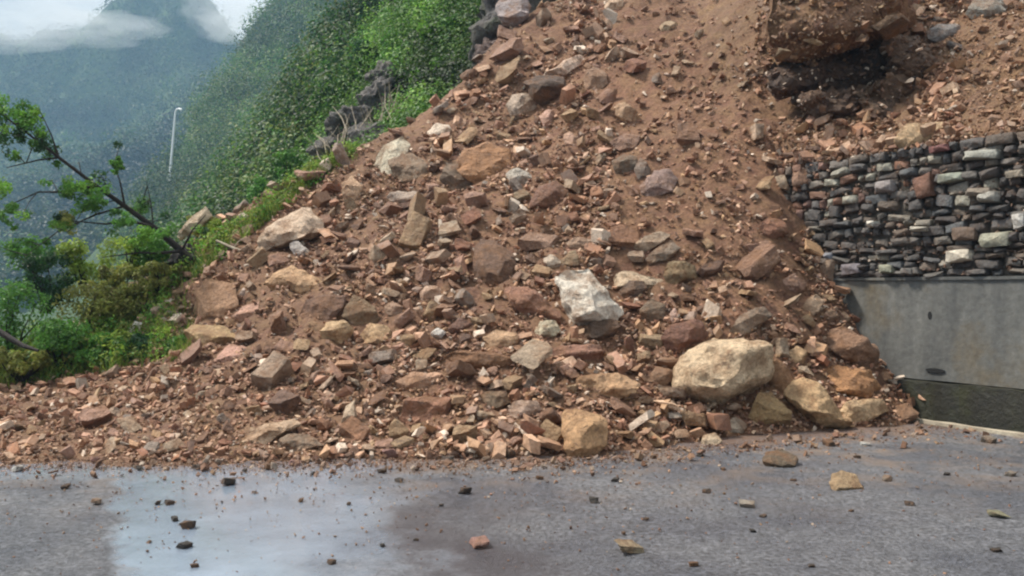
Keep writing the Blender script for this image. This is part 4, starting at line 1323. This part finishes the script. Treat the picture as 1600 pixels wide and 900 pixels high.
# ------------------------------------------------------------------ foliage
def leaf_cards(cent, rad, per, size, cols, rg, shell=.55, aspect=.5, droop=0.0, cvar=.25, wild=.8):
    """cent (m,3) clump centres, rad (m,3), per leaves each; returns V,F,C"""
    m = len(cent)
    cent = np.repeat(cent, per, 0); rad = np.repeat(rad, per, 0); cc = np.repeat(cols, per, 0)
    sz = np.repeat(np.broadcast_to(size, (m,)), per) * rg.uniform(.6, 1.35, m * per)
    d = rg.normal(size=(m * per, 3)); d /= np.linalg.norm(d, axis=1)[:, None]
    r = rg.uniform(shell ** 3, 1, m * per) ** (1 / 3)
    p = cent + d * rad * r[:, None]
    n_ = d + rg.normal(size=d.shape) * wild + np.array([0, 0, .5]); n_ /= np.linalg.norm(n_, axis=1)[:, None]
    t = rg.normal(size=d.shape) + np.array([0, 0, -droop]); t -= (t * n_).sum(1)[:, None] * n_; t /= np.linalg.norm(t, axis=1)[:, None]
    b = np.cross(n_, t)
    a, w2 = sz[:, None] * t * .5, sz[:, None] * b * .5 * aspect
    bend = n_ * sz[:, None] * .08
    V = np.stack([p - a, p + w2 + bend, p + a - bend, p - w2 + bend], 1).reshape(-1, 3)
    Fq = np.arange(m * per * 4).reshape(-1, 4)
    c = cc * rg.uniform(1 - cvar, 1 + cvar, (m * per, 1)) * (1 + rg.normal(size=(m * per, 3)) * .05)
    return V, Fq, np.repeat(np.clip(c, .002, 1), 4, 0)


def tube(pts, radii, seg=7):
    pts = [Vector(p) for p in pts]
    V, Q = [], []
    for i, p in enumerate(pts):
        tdir = (pts[min(i + 1, len(pts) - 1)] - pts[max(i - 1, 0)]).normalized()
        a = tdir.orthogonal().normalized(); b = tdir.cross(a)
        if i and True:
            a = (pa - tdir * pa.dot(tdir)).normalized(); b = tdir.cross(a)
        pa = a
        for k in range(seg):
            an = 2 * math.pi * k / seg
            V.append(p + (a * math.cos(an) + b * math.sin(an)) * radii[i])
    for i in range(len(pts) - 1):
        for k in range(seg):
            Q.append((i * seg + k, i * seg + (k + 1) % seg, (i + 1) * seg + (k + 1) % seg, (i + 1) * seg + k))
    return [tuple(v) for v in V], Q


def tube_obj(name, strands, parent, mat):
    V, Q = [], []
    for pts, rad in strands:
        v, q = tube(pts, rad)
        Q += [tuple(i + len(V) for i in f) for f in q]; V += v
    off = Vector(parent.location) if parent else Vector((0, 0, 0))
    me = fastmesh(name, np.array(V) - np.array(off), Q, None, True)
    return link(name, me, parent, mat)


G1, G2, G3, G4 = (lin(c) for c in [(76, 108, 44), (58, 88, 36), (104, 124, 50), (36, 60, 30)])
FG = np.array([lin(c) for c in [(62, 96, 44), (48, 80, 40), (80, 106, 46), (36, 62, 36), (92, 104, 56)]])

# far-off woods that read as one mass
def wood(name, bvh, n, urange, vrange, crown, per, leaf, dmin, dmax, label, pal, seed, skip=None, body=0):
    rg = np.random.default_rng(seed)
    C_, R_, K_, L_ = [], [], [], []
    for _ in range(n):
        u = rg.uniform(*urange); v = rg.uniform(*vrange)
        dr = Vector(((u - 800) / F, 1, -(v - 450) / F)).normalized()
        h = bvh.ray_cast(EYEV, dr, 1300)
        if h[0] is None or not dmin < h[0].y < dmax: continue
        d = h[0].y
        if skip and skip(u, v, d): continue
        r = crown * (.22 + .78 * min(d / 260, 1)) * rg.uniform(.6, 1.4)
        C_.append((h[0].x, h[0].y, h[0].z + r * .35)); R_.append((r, r, r * rg.uniform(.8, 1.2)))
        lump = 1 + (.5 if seed == 21 else 1.0) * float(vnoise(np.array([u / 45.]), np.array([v / 38.]), seed)[0])
        K_.append(pal[int(rg.integers(len(pal)))] * rg.uniform(.6, 1.35) * lump); L_.append(leaf * (.14 + .86 * min(d / 260, 1)))
    C_, R_, K_, L_ = np.array(C_), np.array(R_), np.array(K_), np.array(L_)
    V, Fq, Cc = leaf_cards(C_, R_ * 1.06, per, L_, K_, rg, .8, .75, wild=.38, cvar=.12)
    Fq = np.concatenate([Fq[:, [0, 1, 2]], Fq[:, [0, 2, 3]]])
    if body:
        bb_ = bmesh.new(); bmesh.ops.create_icosphere(bb_, subdivisions=body, radius=1); BV, BF = bm_arrays(bb_)
        m = len(C_); nv = len(BV)
        nzs = 1 + .28 * vnoise(BV[None, :, 0] * 1.9 + np.arange(m)[:, None] * 3.1, np.broadcast_to(BV[None, :, 1] * 1.9, (m, nv)), BV[None, :, 2] * 1.9)
        BP = (C_[:, None] + BV[None] * nzs[..., None] * R_[:, None] * .96).reshape(-1, 3)
        BFa = (BF[None] + (np.arange(m) * nv)[:, None, None]).reshape(-1, 3)
        V = np.concatenate([V, BP]); Fq = np.concatenate([Fq, BFa + len(Cc)])
        Cc = np.concatenate([Cc, np.repeat(K_ * .85, nv, axis=0)])
    o = link(name, fastmesh(name, V, Fq, Cc), None, M_LEAF)
    tag(o, label, kind='stuff')
    return o


def in_gully(u, v):
    return (470 < u < 625 and 236 - (u - 480) * .95 - 22 < v < 262 - (u - 480) * .30)


wood('woodland', B_green, 7500, (190, 720), (-60, 440), 3.3, 52, .62, 30, 420, 'dense green forest covering the nearer spur', FG * 1.12, 21, lambda u, v, d: in_gully(u, v) or (d < 42 and u > 560))
wood('mountain_forest', B_far, 5500, (-60, 440), (-40, 470), 5.0, 26, 1.5, 190, 900, 'misty forest covering the far mountain', FG * .62, 22)
BG_ = np.array([lin(c) for c in [(92, 128, 52), (76, 112, 48), (104, 132, 60), (64, 98, 44)]])
wood('ground_cover', B_green, 4200, (400, 780), (-60, 345), 1.7, 46, .42, 18, 44, 'low green weeds covering the steep bank', BG_, 23, lambda u, v, d: in_gully(u, v) and (u * 7 + v * 13) % 10 < 6.5)

# shrubs on the steep bank just behind the crest: (u, v, depth or None, radius px, colour, label)
def bush(u, v, rpx, hpx, col_, label, name='bush', d=None, leaf=.07, per=46, nclump=16, seed=0, cat='bush', group=None, base=None, aspect=.5):
    rg = np.random.default_rng(3000 + seed)
    if d is None:
        dr = Vector(((u - 800) / F, 1, -(v - 450) / F)).normalized()
        h = B_green.ray_cast(EYEV, dr, 200)
        d = h[0].y if h[0] else 25
    c = Vector(ray(u, v, d))
    r = rpx / F * d; hh = hpx / F * d
    root = empty(name, (c.x, c.y + r * .15, c.z - hh * .9))
    tag(root, label, cat, group)
    cl, rd, cs = [], [], []
    stems = []
    for i in range(nclump):
        a = rg.uniform(0, 6.283); q = rg.uniform(0, 1) ** .5
        zz = rg.uniform(-.65, .85)
        p = np.array([math.cos(a) * r * q * math.sqrt(max(1 - zz * zz * .7, .1)), math.sin(a) * r * .7 * q, zz * hh])
        cl.append(p); s_ = rg.uniform(.24, .46) * min(r, hh) * 1.0
        rd.append((s_ * 1.15, s_ * 1.1, s_)); cs.append(np.array(col_) * rg.uniform(.65, 1.35))
        if i % 2 == 0:
            e = Vector(c) + Vector(p); st = Vector(root.location) + Vector((rg.normal() * .08 * r, rg.normal() * .08 * r, -.1))
            mid = st.lerp(e, .5) + Vector((rg.normal(), rg.normal(), .4)) * r * .1
            t0 = .012 + .012 * r
            stems.append(([st, mid, e], [t0, t0 * .7, t0 * .25]))
    V, Fq, Cc = leaf_cards(np.array(cl), np.array(rd), per, leaf, np.array(cs), rg, .35, aspect)
    V = V + np.array(c - Vector(root.location))
    link('foliage', fastmesh('foliage', V, Fq, Cc), root, M_LEAF)
    tube_obj('stem', stems, root, M_BARK)
    return root


BR = lin((112, 156, 60)); MD = lin((84, 128, 54)); DK_ = lin((50, 82, 46)); OL = lin((130, 134, 68)); YG = lin((140, 162, 68))
k = 0
for (u, v, r, h, c, lab) in [
    (712, 15, 34, 40, MD, 'bright green bush at the top edge beside the dark crag'),
    (662, 20, 36, 42, MD, 'mid-green bush at the top edge, second from the dark crag'),
    (612, 10, 40, 40, DK_, 'dark green bush at the top edge, third from the dark crag'),
    (558, 40, 42, 46, DK_, 'dark teal tree crown left of the bright bushes'),
    (716, 70, 26, 44, MD, 'green bush hanging directly left of the dark crag'),
    (678, 80, 32, 40, BR, 'bright grass-green bush, upper middle of the bank'),
    (632, 85, 32, 36, MD, 'mid-green bush over the dark gully'),
    (585, 95, 32, 34, DK_, 'shadowy bush at the head of the grey gully'),
    (700, 118, 24, 30, BR, 'light green bush above the crest, nearest the slide'),
    (664, 138, 28, 30, BR, 'grass-green bush, middle of the bank above the crest'),
    (630, 165, 26, 26, MD, 'green bush low on the bank beside the grey gully'),
    (676, 165, 18, 18, MD, 'small green bush touching the slide crest'),
    (622, 198, 18, 16, BR, 'lowest green tuft on the bank beside the pale crest boulder'),
    (540, 90, 26, 34, MD, 'green bush at the left of the dark teal tree'),
    (520, 130, 24, 26, OL, 'yellowish bush left of the grey gully head'),
    (508, 170, 20, 22, MD, 'green bush on the left rim of the grey gully'),
    (478, 215, 26, 24, OL, 'olive bush below the grey gully rim'),
    (450, 262, 26, 22, MD, 'green bush low on the bank above the large pale slab'),
    (415, 298, 26, 20, MD, 'green bush far down the bank behind the narrow leaning slab'),
    (505, 272, 26, 16, OL, 'olive weedy bush on the crest left of the tan upright rock'),
    (470, 300, 22, 14, YG, 'yellow-green weeds on the crest above the large pale slab')]:
    k += 1
    bush(u, v, r, h, c, lab, seed=k, leaf=.15 if v < 240 else .1, per=60, nclump=18, group='bushes on the bank behind the slide', d=(None if v < 250 else {262: 24, 298: 26, 272: 17.4, 300: 16.6}[v]), aspect=.6)

# dark crag beside the slide top, and the grey gully
mass([(742,122),(746,60),(756,10),(765,-40),(850,-40),(872,-10),(850,30),(800,66),(766,104)], 20.9, 2.0, .3, 'crag', (96,88,88), M_CRAG, 'dark grey crag behind the lavender-grey top boulder', 'crag', 201, .2, chops=7)
mass([(742,92),(756,62),(800,50),(826,52),(812,74),(776,96),(752,108)], 20.0, 1.0, .2, 'crag', (104,86,80), M_DARK, 'purplish-brown rock band under the lavender-grey top boulder', 'crag', 202, .2, chops=6)
for i, (ol, c, lab) in enumerate([
    ([(560,150),(590,118),(612,122),(618,160),(600,200),(570,205)], (98, 94, 100), 'tall grey crag in the upper gully'),
    ([(510,196),(540,165),(572,172),(580,205),(548,222),(516,220)], (84, 82, 86), 'grey-violet crag in the middle of the gully'),
    ([(548,204),(590,192),(606,206),(590,222),(556,226)], (60, 54, 58), 'blackish crag at the foot of the gully'),
    ([(480,236),(505,215),(540,222),(538,244),(500,250)], (92, 96, 96), 'grey-green crag at the lower left of the gully'),
    ([(575,120),(600,95),(616,105),(608,130),(585,140)], (104, 98, 98), 'small pale grey crag at the top of the gully')]):
    mass(ol, [24.2, 22.6, 20.6, 21.8, 26][i], 2.0, .3, 'crag', c, M_CRAG, lab, 'crag', 210 + i, .22, chops=6)
# thin bare twigs across the gully
tw = empty('bare_shrub', tuple(ray(560, 240, 20.5)))
tag(tw, 'leafless grey brushwood tangled over the grey gully', 'shrub')
rg = np.random.default_rng(9)
st = []
for i in range(46):
    u = rg.uniform(490, 622); v = 236 - (u - 490) * .45 + rg.uniform(-8, 30)
    a = ray(u, v, 20.9 + rg.uniform(0, 1)); b = ray(u + rg.uniform(-28, 30), v - rg.uniform(18, 62), 20.9 + rg.uniform(0, 1.2))
    m_ = (a + b) / 2 + rg.normal(size=3) * .08
    st.append(([a, m_, b], [.014, .010, .004]))
tube_obj('twig', st, tw, M_DEADWOOD)['kind'] = 'stuff'

# bushes at the left end, standing on the verge and the thin spill
for (u, v, r, h, c, lab, d, per) in [
    (18, 500, 50, 62, MD, 'dark leafy bush at the left frame edge above the spill', 13.2, 64),
    (70, 440, 40, 44, DK_, 'dark green bush behind the leafy one at the left edge', 14.2, 60),
    (95, 540, 42, 38, MD, 'low green bush over the spill, near the left edge', 12.7, 64),
    (150, 490, 46, 46, OL, 'olive bush with withered stems in the middle of the left thicket', 13.3, 60),
    (130, 415, 38, 36, YG, 'yellow-green bush under the fallen tree, left', 14.6, 56),
    (205, 400, 42, 30, YG, 'yellow-green bush directly under the fallen trunk', 14.8, 60),
    (160, 552, 36, 28, MD, 'green bush at the foot of the thicket beside the whitish rock', 12.6, 56),
    (30, 565, 44, 22, OL, 'low weedy bush at the bottom left corner of the thicket', 12.5, 52),
    (222, 548, 28, 26, DK_, 'dark small bush in front of the whitish rock', 12.5, 56),
    (278, 548, 22, 22, MD, 'small green plant between the whitish rock and the ochre flat rock', 12.3, 44),
    (215, 470, 34, 26, OL, 'straggly olive bush left of the cube-shaped boulder', 13.6, 36),
    (345, 372, 34, 26, YG, 'yellow-green bush on the crest right of the fallen tree root', 15.0, 56),
    (385, 412, 26, 22, MD, 'green clump on the crest left of the large pale slab', 14.6, 50),
    (320, 352, 24, 18, OL, 'olive tuft behind the fallen tree root', 15.4, 46),
    (250, 432, 34, 22, OL, 'brownish-olive bush in front of the fallen trunk', 13.7, 46),
    (185, 440, 36, 24, OL, 'dull olive bush below the middle of the fallen trunk', 13.9, 46),
    (240, 398, 30, 26, MD, 'fresh green bush touching the underside of the fallen trunk', 14.5, 50),
    (50, 400, 34, 28, MD, 'green bush rising at the left edge below the fallen tree crown', 14.6, 50)]:
    k += 1
    bush(u, v, r, h, c, lab, seed=k, leaf=.062, per=int(per * 1.5), nclump=26, group='bushes at the left end of the slide', d=d, aspect=.5)

# tangled undergrowth spilling over the left end of the heap
rg = np.random.default_rng(55)
C_, R_, K_ = [], [], []
for i in range(1500):
    if i % 5:
        u = rg.uniform(-80, 262); v = rg.uniform(440, 604 - .16 * max(u, 0))
        if u > 190 and rg.random() < .5: continue
    else:
        u = rg.uniform(262, 560); v = 425 - (u - 280) * .72 + rg.normal() * 9
        if rg.random() < .35: continue
    h = cast(u, v)
    if h is None or h[2] == 'road' or h[0].y > 19: continue
    r = rg.uniform(.08, .2)
    C_.append((h[0].x, h[0].y - .05, h[0].z + rg.uniform(.02, .38 if u < 200 else .12))); R_.append((r * 1.3, r, r * .8)); K_.append(np.array([BR, YG, MD, OL, YG][int(rg.integers(5))]) * rg.uniform(.6, 1.25))
V, Fq, Cc = leaf_cards(np.array(C_), np.array(R_), 30, .06, np.array(K_), rg, .2, .5)
tag(link('undergrowth', fastmesh('undergrowth', V, Fq, Cc), None, M_LEAF), 'yellow-green undergrowth spilling over the left end of the heap', kind='stuff')

# tall grass and weeds around the bushes
rg = np.random.default_rng(77)
V, Fq, Cc = [], [], []
n = 0
for i in range(9000):
    u = rg.uniform(-60, 300) if i % 4 else rg.uniform(300, 560)
    if 200 < u < 300 and rg.random() < .6: continue
    v = (610 - .16 * u - abs(rg.normal()) * 60) if u < 300 else (430 - (u - 300) * .8 - abs(rg.normal()) * 14 + 12)
    h = cast(u, v)
    if h is None or h[2] == 'road' or h[0].y > 19: continue
    p = h[0]
    L_ = rg.uniform(.08, .30); a = rg.uniform(0, 6.28)
    dv = Vector((math.cos(a), math.sin(a), 0)); up = Vector((rg.normal() * .4, rg.normal() * .4, 1)).normalized()
    w_ = dv * .006
    tip = p + up * L_ + Vector((rg.normal(), rg.normal(), 0)) * L_ * .3
    mid = p + up * L_ * .55
    V += [p - w_, p + w_, mid + w_ * .8, mid - w_ * .8, mid - w_ * .8, mid + w_ * .8, tip + w_ * .1, tip - w_ * .1]
    Fq += [(n, n + 1, n + 2, n + 3), (n + 4, n + 5, n + 6, n + 7)]; n += 8
    c = np.array([G1, G3, OL, YG][int(rg.integers(4))]) * rg.uniform(.7, 1.3)
    Cc += [c] * 8
gr = link('grass', fastmesh('grass', np.array([tuple(v) for v in V]), Fq, np.array(Cc)), None, M_LEAF)
tag(gr, 'grass and weeds along the left verge and crest', kind='stuff')

# fallen tree leaning out over the valley
def P3(u, v, d): return Vector(ray(u, v, d))
ft = empty('fallen_tree', tuple(P3(302, 416, 14.1)))
tag(ft, 'uprooted dark tree lying over the bushes, trunk pointing up left', 'tree')
tr = [P3(308, 422, 14.1), P3(284, 392, 14.0), P3(240, 355, 13.8), P3(195, 322, 13.6), P3(150, 290, 13.4), P3(92, 246, 13.1), P3(40, 206, 12.9), P3(-25, 158, 12.6)]
tube_obj('trunk', [(tr, [.09, .06, .045, .038, .031, .023, .015, .008])], ft, M_BARK)
brs = [([tr[2], P3(205, 345, 13.4), P3(165, 350, 13.2), P3(110, 345, 13.1)], [.03, .022, .014, .006]),
       ([tr[3], P3(188, 285, 13.5), P3(176, 250, 13.5)], [.02, .012, .004]),
       ([tr[4], P3(110, 300, 13.2), P3(60, 300, 13.1), P3(20, 318, 13.0)], [.028, .02, .012, .006]),
       ([tr[5], P3(80, 210, 13.1), P3(62, 172, 13.1)], [.016, .010, .004]),
       ([tr[1], P3(255, 395, 13.6), P3(215, 395, 13.4), P3(160, 402, 13.3)], [.035, .024, .014, .006]),
       ([tr[1], P3(300, 360, 13.8), P3(322, 335, 13.8)], [.022, .014, .005]),
       ([tr[3], P3(150, 335, 13.3), P3(90, 362, 13.1), P3(40, 400, 13.0)], [.02, .014, .009, .004]),
       ([tr[5], P3(60, 250, 12.9), P3(10, 262, 12.8)], [.018, .012, .006]),
       ([tr[2], P3(236, 318, 13.9), P3(228, 280, 13.9)], [.014, .009, .003])]
for b_ in brs: tube_obj('branch', [b_], ft, M_BARK)
rg = np.random.default_rng(31)
cl = [(18, 172, 30, 24, MD), (30, 200, 24, 20, MD), (128, 288, 24, 16, BR), (118, 300, 20, 14, MD), (60, 228, 26, 14, DK_), (10, 300, 26, 22, BR), (12, 340, 24, 18, MD), (190, 342, 18, 12, MD), (252, 366, 26, 18, MD), (150, 312, 20, 12, MD),
      (225, 372, 24, 14, BR), (100, 345, 20, 12, OL), (-10, 170, 30, 30, MD), (0, 215, 26, 20, DK_), (180, 258, 12, 10, MD), (40, 185, 16, 16, BR)]
cc_, rr_, kk_ = [], [], []
tws = []
strands = [tr] + [b_[0] for b_ in brs]
for i in range(34):
    q_ = strands[0] if i % 2 else strands[int(rg.integers(1, len(strands)))]
    j = int(rg.integers(1 if i % 2 == 0 else 2, len(q_) - 1)); a0 = q_[j].lerp(q_[j + 1], rg.random())
    dv = Vector((rg.normal() - .5, rg.normal() * .6, rg.normal() * .8 + .25)).normalized() * rg.uniform(.2, .6)
    m0 = a0 + dv * .5 + Vector((0, 0, rg.normal() * .05)); e0 = a0 + dv
    tws.append(([a0, m0, e0], [.009, .006, .003]))
    for tt_ in (.55, .8, 1.0):
        if rg.random() < .45: continue
        p_ = a0 + dv * tt_ + Vector(rg.normal(size=3)) * .03
        s_ = rg.uniform(.07, .15)
        cc_.append(tuple(p_ - Vector(ft.location))); rr_.append((s_, s_, s_ * .7)); kk_.append(np.array([MD, BR, MD, DK_][int(rg.integers(4))]) * rg.uniform(.7, 1.3))
tube_obj('twig', tws, ft, M_BARK)['kind'] = 'stuff'
for (u, v, a, b, c) in cl:
    for _ in range(10):
        q = P3(u + rg.normal() * a * .5, v + rg.normal() * b * .5, 13.2 + rg.normal() * .2)
        s_ = a / F * 13 * rg.uniform(.3, .55)
        cc_.append(tuple(q - Vector(ft.location))); rr_.append((s_, s_, s_ * .8)); kk_.append(np.array(c) * rg.uniform(.7, 1.3))
V, Fq, Cc = leaf_cards(np.array(cc_), np.array(rr_), 44, .062, np.array(kk_), rg, .2, .45)
link('crown', fastmesh('crown', V, Fq, Cc), ft, M_LEAF)
rb = hull_bm([P3(u, v, d) - P3(290, 412, 14.2) for (u, v, d) in [(258, 412, 14.1), (268, 400, 14.1), (296, 388, 14.2), (314, 400, 14.2), (316, 418, 14.2), (290, 426, 14.1), (280, 410, 13.9), (300, 405, 13.95), (290, 405, 14.6), (305, 415, 14.6), (270, 415, 14.5)]])
rough_rock(rb, .35, 5, 2, .3, .03)
o = link('root_ball', finish(rb, 'root_ball', 40), ft, M_BARK); o.location = P3(290, 412, 14.2) - Vector(ft.location)
# pale broken branch right of the roots
bb = tube_obj('broken_branch', [([P3(338, 376, 14.2), P3(365, 388, 14.1), P3(388, 396, 14.0), P3(414, 405, 13.9)], [.02, .026, .026, .018]), ([P3(365, 388, 14.1), P3(372, 378, 14.1), P3(382, 372, 14.1)], [.014, .01, .005])], None, M_DEADWOOD)
tag(bb, 'pale broken branch lying on the crest right of the tree root', 'branch')
bb = tube_obj('branch', [([P3(-30, 500, 12.3), P3(10, 525, 12.3), P3(36, 540, 12.25), P3(60, 548, 12.2)], [.05, .045, .035, .02])], None, M_BARK)
tag(bb, 'dark thick branch poking through the bush at the left frame edge', 'branch')

# white pole on the forested spur
pl = P3(266, 272, 195)
po = empty('lamp_post', tuple(pl))
tag(po, 'tall thin white lamp post on the misty forested spur', 'lamp post')
top = P3(274, 176, 195)
tube_obj('pole', [([pl - Vector((0, 0, 2)), pl, pl.lerp(top, .5), top], [.30, .29, .25, .2])], po, M_POLE)
tube_obj('lamp_arm', [([top, top + Vector((.3, 0, .7)), top + Vector((.9, -.2, .8)), top + Vector((1.4, -.2, .5))], [.2, .2, .24, .34])], po, M_POLE)

# ------------------------------------------------------------------ haze
hz = bpy.data.materials.new('haze_air'); hz.use_nodes = True
t = hz.node_tree; t.nodes.clear()
ho = t.nodes.new('ShaderNodeOutputMaterial'); pv = t.nodes.new('ShaderNodeVolumePrincipled')
pv.inputs['Color'].default_value = (0.33, 0.54, 0.76, 1)
pv.inputs['Density'].default_value = 0.00068
pv.inputs['Anisotropy'].default_value = 0.2
t.links.new(pv.outputs[0], ho.inputs['Volume'])
bm = bmesh.new(); bmesh.ops.create_cube(bm, size=1)
bm_ = bpy.data.meshes.new('haze'); bm.to_mesh(bm_); bm.free()
ha = link('haze', bm_, None, hz)
ha.scale = (2500, 2500, 262 + 84); ha.location = (0, 20, (262 - 84) / 2)
tag(ha, 'thin blue haze over the valley', kind='stuff')

# low cloud clinging to the mountain tops: closed puffs of even density
mm = bpy.data.materials.new('cloud_vapour'); mm.use_nodes = True
t = mm.node_tree; t.nodes.clear()
ho = t.nodes.new('ShaderNodeOutputMaterial'); pv = t.nodes.new('ShaderNodeVolumePrincipled')
pv.inputs['Color'].default_value = (1, 1, 1, 1); pv.inputs['Density'].default_value = 0.011
t.links.new(pv.outputs[0], ho.inputs['Volume'])
for i, (u, v, ru, rv, d) in enumerate([(20, 48, 60, 15, 600), (95, 34, 52, 13, 605), (165, 40, 46, 12, 600), (365, 40, 40, 14, 560), (400, 24, 60, 16, 540), (130, 20, 80, 20, 640), (50, 30, 90, 16, 560), (200, 44, 40, 10, 570), (385, 52, 34, 10, 500), (30, 66, 50, 9, 580), (150, 60, 44, 8, 575), (345, 18, 40, 20, 580)]):
    bm = bmesh.new(); bmesh.ops.create_icosphere(bm, subdivisions=4, radius=1)
    for vv in bm.verts:
        nz = float(fbm(np.array([vv.co.x * 1.6 + i * 7]), np.array([vv.co.y * 1.6]), vv.co.z * 1.6, 3)[0])
        vv.co *= 1 + .42 * nz
    me = bpy.data.meshes.new('low_cloud'); bm.to_mesh(me); bm.free()
    o = link('low_cloud', me, None, mm)
    o.location = ray(u, v, d); o.scale = (1.5 * ru / F * d, min(ru, 40) / F * d, 1.7 * rv / F * d)
    tag(o, 'white low cloud drifting over the mountain tops', kind='stuff')
